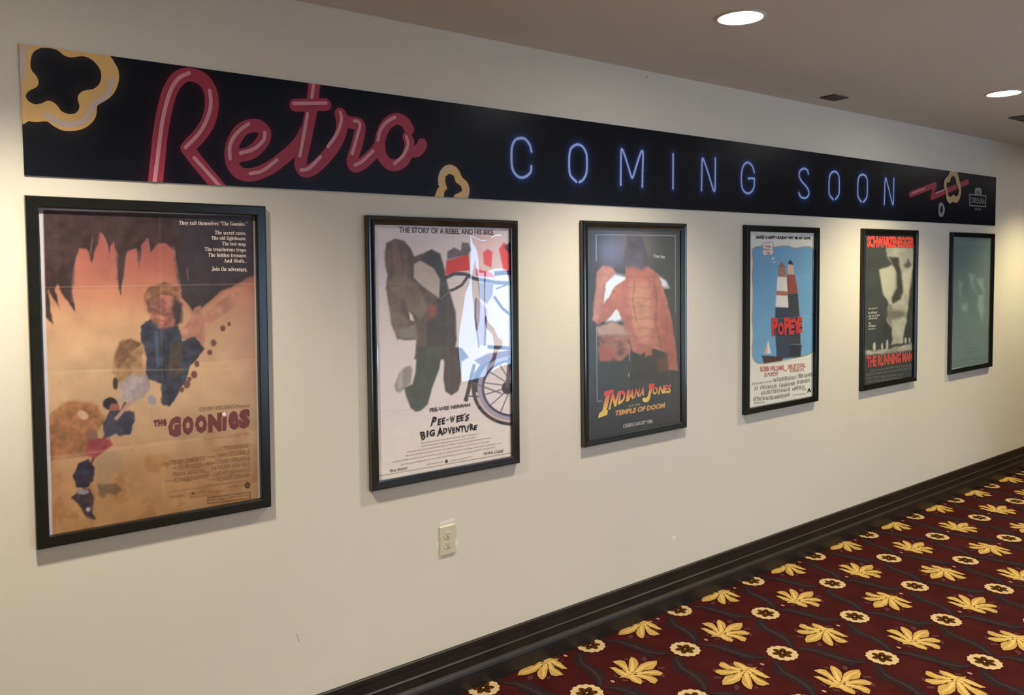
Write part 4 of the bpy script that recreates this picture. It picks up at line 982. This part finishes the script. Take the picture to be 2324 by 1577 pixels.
r4, sh4 = poster(3, 'framed white poster with a wavy edged blue panel', paint_blue, 1.25, 0.0032, GL_clear, 0.0003,
                 profile=[(0.0, 0.0), (0.0, -0.022), (0.002, -0.026), (0.005, -0.028), (0.030, -0.028), (0.033, -0.027), (0.034, -0.025), (0.034, -0.004), (0.010, 0.0)])
I_red = ink('poster red ink', (198, 68, 62)); I_rose = ink('poster rose ink', (196, 112, 98)); I_mid = ink('poster mid grey ink', (120, 116, 110))
g = Geo(); text_quad(g, "HAVES A HAPPY HOLIDAY WIT' ME AN' OLIVE!", d2([(126, 118), (560, 130), (560, 152), (126, 148)]), YT, 0, 0.04); g.make('tagline_lettering', I_blk, sh4)
g = Geo()
for t, q in (('P', [(247, 775), (303, 768), (300, 916), (252, 922)]), ('O', [(298, 812), (348, 808), (348, 915), (302, 918)]), ('P', [(346, 772), (400, 766), (392, 912), (354, 916)]), ('E', [(386, 790), (432, 780), (430, 905), (388, 910)]), ('Y', [(424, 778), (468, 772), (462, 900), (436, 903)]), ('E', [(454, 774), (493, 766), (493, 890), (456, 898)])):
    text_quad(g, t, d2(q), YT, 1, 0.13, 2); text_quad(g, t, d2(q), YT-0.0004, 0, 0.06, 2)
o = g.make('title_lettering', [I_red, I_blk], sh4); o['label'] = 'bold red cartoon title'
g = Geo()
for t, q in (('I YAM', [(190, 195), (242, 198), (242, 218), (190, 214)]), ('WHAT I', [(188, 222), (246, 226), (246, 244), (188, 240)]), ('YAM!', [(198, 248), (238, 251), (238, 268), (198, 265)]), ('ROBIN WILLIAMS', [(160, 1162), (348, 1150), (348, 1190), (160, 1206)]), ('IS POPEYE', [(195, 1214), (303, 1200), (300, 1232), (193, 1246)]),
             ('AND', [(345, 1186), (373, 1184), (373, 1200), (345, 1203)]), ('SHELLEY DUVALL', [(380, 1146), (522, 1132), (520, 1168), (380, 1184)]), ('IS OLIVE OYL', [(397, 1184), (510, 1172), (508, 1198), (396, 1210)])):
    text_quad(g, t, d2(q), YT, 0, 0.015, 2)
for x0, x1, ya, yb in ((262, 455, 1268, 1245), (465, 578, 1238, 1222), (115, 145, 1335, 1332), (160, 295, 1328, 1312), (310, 440, 1312, 1292), (450, 560, 1285, 1268), (165, 400, 1372, 1338), (415, 515, 1335, 1322), (105, 300, 1420, 1402), (300, 398, 1400, 1382)):
    word_bars(g, d2([(x0, ya-15), (x1, yb-15), (x1, yb+17), (x0, ya+18)]), YT, rng, 1, ch=0.24)
for q in ([(92, 1295), (250, 1272), (250, 1286), (92, 1310)], [(415, 1385), (525, 1372), (525, 1382), (415, 1394)], [(110, 1445), (200, 1438), (200, 1452), (110, 1458)], [(495, 1342), (530, 1338), (530, 1350), (495, 1354)]): word_bars(g, d2(q), YT, rng, 1)
g.make('credits_lettering', [I_rose, I_mid, I_blk], sh4); g = Geo()
g.poly([(wp(x, y, YT)[0], YT, wp(x, y, YT)[1]) for x, y in d2([(532, 1370), (545, 1335), (552, 1334), (564, 1365), (554, 1366), (548, 1350), (541, 1369)])][::-1], 2)
g.make('studio_mark', [I_rose, I_mid, I_blk], sh4)

# ---- fifth poster: black and white crag between red titles
e3 = Z(1940, 500, 360/1419)
def paint_mono(P):
    p = Paint(P, (60, 64, 64)); p.C *= (0.85+0.3*fbm(P, 30, 6))[:, None]
    p.poly(e3([(272, 240), (530, 240), (527, 340), (505, 520), (482, 700), (470, 850), (440, 1010), (430, 1100), (330, 1110), (330, 970), (290, 900), (300, 740), (255, 660), (230, 520), (215, 440), (290, 415), (330, 390), (290, 320)]), (158, 158, 144), 2.2, wob=3, seed=41, grain=0.16)
    p.poly(e3([(300, 330), (390, 330), (400, 400), (425, 480), (430, 640), (410, 700), (340, 740), (330, 690), (380, 600), (370, 460), (340, 400)]), (62, 64, 58), 3, wob=3, seed=42)
    p.poly(e3([(440, 400), (480, 345), (510, 400), (480, 430), (445, 420)]), (86, 86, 78), 3, wob=3, seed=43)
    p.poly(e3([(300, 740), (330, 760), (330, 800), (440, 815), (460, 850), (400, 880), (330, 890), (330, 960), (290, 900)]), (96, 96, 88), 4, wob=3, seed=44, op=0.8)
    p.poly(e3([(230, 450), (350, 420), (365, 470), (350, 620), (320, 690), (250, 640)]), (172, 172, 154), 4, op=0.8, wob=3, seed=45)
    p.poly(e3([(430, 480), (510, 420), (500, 560), (470, 680), (440, 640)]), (184, 184, 166), 4, op=0.8, wob=3, seed=46)
    p.poly(e3([(100, 1170), (300, 1150), (525, 1090), (525, 1165), (300, 1190), (100, 1210)]), (150, 148, 134), 3, wob=4, seed=47, grain=0.3)
    for x, y, w, h in ((175, 1130, 14, 40), (245, 1130, 9, 34), (290, 1115, 10, 50), (455, 1075, 11, 28), (490, 1072, 8, 26), (125, 1180, 16, 14)): p.ell(e3([(x, y)])[0], (w*0.2537, h*0.2537), (172, 170, 156), 1.2)
    p.poly(e3([(95, 1270), (530, 1240), (530, 1480), (95, 1520)]), (62, 66, 66), 2)
    return p.C
r5, sh5 = poster(4, 'framed black and white poster with heavy red lettering at top and bottom', paint_mono, 1.15, 0.0034, glaze_mat('glossy acrylic', 0.03, 0.9), 0.0009)
g = Geo(); text_quad(g, 'SCHWARZENEGGER', e3([(110, 138), (530, 148), (530, 246), (110, 243)]), YT, 0, 0.06, 2, 0.92)
o = g.make('name_lettering', ink('poster scarlet ink', (226, 84, 70)), sh5); o['label'] = 'heavy scarlet lettering'
g = Geo(); text_quad(g, 'THE RUNNING MAN', e3([(104, 1216), (520, 1170), (518, 1262), (108, 1320)]), YT, 0, 0.05, 2, 0.95)
o = g.make('title_lettering', ink('poster dull red ink', (190, 82, 74)), sh5); o['label'] = 'heavy dull red title'
g = Geo()
for q in ([(124, 782), (205, 777), (205, 792), (124, 797)], [(121, 818), (206, 812), (206, 832), (121, 838)], [(124, 846), (230, 838), (230, 856), (124, 864)], [(124, 872), (203, 866), (203, 882), (124, 888)], [(124, 912), (145, 910), (145, 928), (124, 930)], [(124, 938), (195, 934), (195, 952), (124, 957)], [(124, 966), (188, 962), (188, 975), (124, 980)]): word_bars(g, e3(q), YT, rng, 0, ch=0.8)
g.make('tagline_lettering', ink('poster off white ink', (206, 206, 198)), sh5); g = Geo()
for x0, x1, ya, yb in ((140, 515, 1345, 1290), (104, 515, 1382, 1318), (104, 440, 1412, 1372), (104, 430, 1445, 1400)): word_bars(g, e3([(x0, ya-9), (x1, yb-9), (x1, yb+11), (x0, ya+11)]), YT, rng, 0, ch=0.6)
g.make('credits_lettering', ink('poster dim grey ink', (132, 134, 128)), sh5)

# ---- sixth poster: haze of its glass painted into a grey-green sheet
def paint_hazed(P):
    p = Paint(P, (62, 72, 72)); p.C *= (0.94+0.12*fbm(P, 26, 8))[:, None]
    for q in ([(1020, 470), (1065, 490), (1050, 560), (1080, 640), (1040, 600)], [(1100, 530), (1150, 525), (1145, 580), (1160, 650), (1125, 600)], [(930, 540), (970, 560), (950, 690), (930, 660)], [(950, 760), (1015, 740), (1000, 830), (945, 810)], [(1110, 680), (1150, 670), (1160, 820), (1135, 900), (1100, 790)]):
        p.poly(e3(q), (104, 114, 112), 4, wob=6, seed=50, op=0.6)
    q = e3([(880, 1325), (1195, 1278)]); d = P[:, 1]-(q[0][1]+(P[:, 0]-q[0][0])/(q[1][0]-q[0][0])*(q[1][1]-q[0][1])); p.mix(np.clip(d/1.0, 0, 1), (190, 196, 190))
    p.mix(np.clip((P[:, 0]-e3([(1217, 0)])[0][0])/0.8+0.5, 0, 1), (150, 158, 154)); p.mix(np.clip((e3([(0, 150)])[0][1]-P[:, 1])/0.8+0.5, 0, 1), (126, 132, 128))
    return p.C
r6, sh6 = poster(5, 'framed hazy grey-green poster, last in the row', paint_hazed, (3.0, 3.4, 3.3), 0.0036, glaze_mat('dull acrylic', 0.3, 0.7, dust=0.09), 0.0004)
I_p1 = ink('poster hazed ink', (146, 154, 150)); I_p2 = ink('poster faint ink', (126, 136, 132))
g = Geo()
word_bars(g, e3([(910, 182), (1210, 192), (1210, 226), (910, 220)]), YT, rng, 0, ch=0.5)
g.make('tagline_lettering', I_p1, sh6); g = Geo()
for q in ([(958, 1010), (1135, 990), (1135, 1012), (958, 1032)], [(985, 1040), (1112, 1022), (1112, 1042), (985, 1060)]): word_bars(g, e3(q), YT, rng, 0, ch=0.6)
g.make('name_lettering', I_p1, sh6); g = Geo()
word_bars(g, e3([(930, 1090), (1158, 1055), (1158, 1108), (930, 1140)]), YT, rng, 0, ch=0.5)
g.make('title_lettering', I_p2, sh6); g = Geo()
for x0, x1, ya, yb in ((1005, 1095, 1148, 1135), (985, 1115, 1180, 1162), (965, 1130, 1212, 1192), (945, 1180, 1235, 1212), (905, 1185, 1262, 1228), (890, 1190, 1290, 1250)): word_bars(g, e3([(x0, ya-7), (x1, yb-7), (x1, yb+8), (x0, ya+8)]), YT, rng, 0, ch=0.7)
g.make('credits_lettering', I_p2, sh6)

# ------------------------------------------------------------------ wall outlet
ox0, oz0 = wp(998.5, 1248, -0.006); ox1, oz1 = wp(1032.5, 1180, -0.006)
ocx, ocz = (ox0+ox1)/2, 1.765-1.113
out = empty('wall_outlet', (ocx, 0, ocz-0.06), 'ivory duplex wall outlet below the bicycle poster', 'outlet')
def plate(name, cx, cz, w, h, y0, y1, bev, m, parent):
    g = Geo()
    def rr(wd, hh_, y): return [(cx-wd/2, y, cz-hh_/2), (cx+wd/2, y, cz-hh_/2), (cx+wd/2, y, cz+hh_/2), (cx-wd/2, y, cz+hh_/2)]
    v = rr(w, h, y0)+rr(w, h, y1+bev)+rr(w-2*bev, h-2*bev, y1)
    f = [(8, 9, 10, 11)]+[(k, (k+1) % 4, 4+(k+1) % 4, 4+k) for k in range(4)]+[(4+k, 4+(k+1) % 4, 8+(k+1) % 4, 8+k) for k in range(4)]+[(3, 2, 1, 0)]
    g.add(v, f); return g.make(name, m, parent)
plate('cover_plate', ocx, ocz, 0.074, 0.120, 0.0, -0.007, 0.0025, M_plate, out)
def disc(g, cx, cz, r, y0, y1, n=20, rx=1.0, mi=0, cut=1.0):
    v = []
    for y in (y0, y1):
        for k in range(n):
            a = 2*math.pi*k/n; v.append((cx+r*rx*math.cos(a), y, cz+max(-r*cut, min(r*cut, r*math.sin(a)))))
    g.add(v, [tuple(range(n, 2*n))]+[(k, (k+1) % n, n+(k+1) % n, n+k) for k in range(n)], mi)
for s in (1, -1):
    g = Geo(); disc(g, ocx, ocz+s*0.0205, 0.0172, -0.0065, -0.0088, 28, 1.0, 0, 0.80)
    rc = g.make('receptacle', M_plate, out)
    g = Geo(); zc0 = ocz+s*0.0205
    g.box((ocx-0.0075, -0.0091, zc0-0.001), (ocx-0.0052, -0.0086, zc0+0.008)); g.box((ocx+0.0052, -0.0091, zc0), (ocx+0.0072, -0.0086, zc0+0.007)); disc(g, ocx, zc0-0.0075, 0.0028, -0.0086, -0.0091, 12)
    g.make('slot', M_slot, rc)
g = Geo(); disc(g, ocx, ocz, 0.0032, -0.0066, -0.0082, 14); g.make('screw', M_screw, out)

# ------------------------------------------------------------------ ceiling lamps
M_lens = emit_mat('lit lamp lens', (1.0, 0.97, 0.92), 14.0)
LR = 0.085
def lathe(prof, n, cx, cy):
    v = [(cx+r*math.cos(2*math.pi*k/n), cy+r*math.sin(2*math.pi*k/n), z) for r, z in prof for k in range(n)]
    f = [(i*n+k, i*n+(k+1) % n, (i+1)*n+(k+1) % n, (i+1)*n+k) for i in range(len(prof)-1) for k in range(n)]
    return v, f
def downlight(x, y, watts, label, cone=122, blend=0.8, col=LAMP_COL):
    root = empty('ceiling_downlight', (x, y, CEIL), label, 'ceiling light', 'recessed ceiling lights')
    v, f = lathe([(LR+0.010, CEIL), (LR+0.010, CEIL-0.003), (LR+0.006, CEIL-0.005), (LR-0.002, CEIL-0.005), (LR-0.004, CEIL-0.001)], 48, x, y)
    obj('trim_ring', v, f, M_trim, root, smooth=True)
    v, f = lathe([(LR-0.003, CEIL-0.002), (LR*0.6, CEIL-0.0045), (0.002, CEIL-0.006)], 48, x, y)
    f.append(tuple(2*48+k for k in range(48)))
    obj('lens', v, [tuple(reversed(q)) for q in f], M_lens, root, smooth=True)
    L = bpy.data.lights.new('downlight_beam', 'SPOT'); L.energy = watts; L.color = col
    L.spot_size = math.radians(cone); L.spot_blend = blend; L.shadow_soft_size = 0.06
    lo = bpy.data.objects.new('downlight_beam', L); COL.objects.link(lo); lo.parent = root; lo.location = (0, 0, -0.075)
    return root
LX = [0.20, 2.565, 4.93, 7.30, 9.67]
LK = [1.02, 0.82, 1.00, 1.0, 0.8]
LAB = ['lit round ceiling downlight over the popcorn end of the banner', 'lit round ceiling downlight, the nearer and larger of the two seen', 'lit round ceiling downlight, the farther and smaller of the two seen',
       'lit round ceiling downlight past the last poster', 'lit round ceiling downlight far along the poster wall']
for x, lab, k in zip(LX, LAB, LK): downlight(x, -0.79, LAMP_W*k, lab, 130 if x < 1 else 122, col=LAMP_COL if x < 3 else LAMP_WARM)
for n, x in enumerate((-1.0, 2.2, 5.4)):  # unseen second row, added to fill the lobby with light
    downlight(x, -3.6, LAMP_FILL_W*(1.75, 1.9, 1.1)[n], ['unseen fill downlight added over the lobby behind the viewer', 'unseen fill downlight added over the lobby middle', 'unseen fill downlight added in front of the windows'][n], 142, 0.9, LAMP_WARM if n == 2 else LAMP_COL)

# ------------------------------------------------------------------ ceiling grilles
def grille(x0, x1, y0, y1, label, nb, frame=0.012, drop=0.008):
    root = empty('ceiling_vent', ((x0+x1)/2, (y0+y1)/2, CEIL), label, 'vent', 'ceiling vents')
    g = Geo()
    for a, b in (((x0, y0), (x1, y0+frame)), ((x0, y1-frame), (x1, y1)), ((x0, y0+frame), (x0+frame, y1-frame)), ((x1-frame, y0+frame), (x1, y1-frame))):
        g.box((a[0], a[1], CEIL-drop), (b[0], b[1], CEIL))
    g.make('vent_frame', M_grille, root)
    g = Geo(); st = (y1-y0-2*frame)/nb
    for k in range(nb):
        ya = y0+frame+k*st
        g.add([(x0+frame, ya, CEIL-0.001), (x1-frame, ya, CEIL-0.001), (x1-frame, ya+st*0.75, CEIL-drop*0.9), (x0+frame, ya+st*0.75, CEIL-drop*0.9)], [(0, 1, 2, 3)])
    g.make('louvre', M_grille, root)
grille(4.147, 4.288, -0.232, -0.142, 'small dark square vent on the ceiling close to the poster wall', 6)
grille(5.77, 6.12, -0.84, -0.49, 'larger ceiling vent near the farther lit downlight', 12, 0.02)
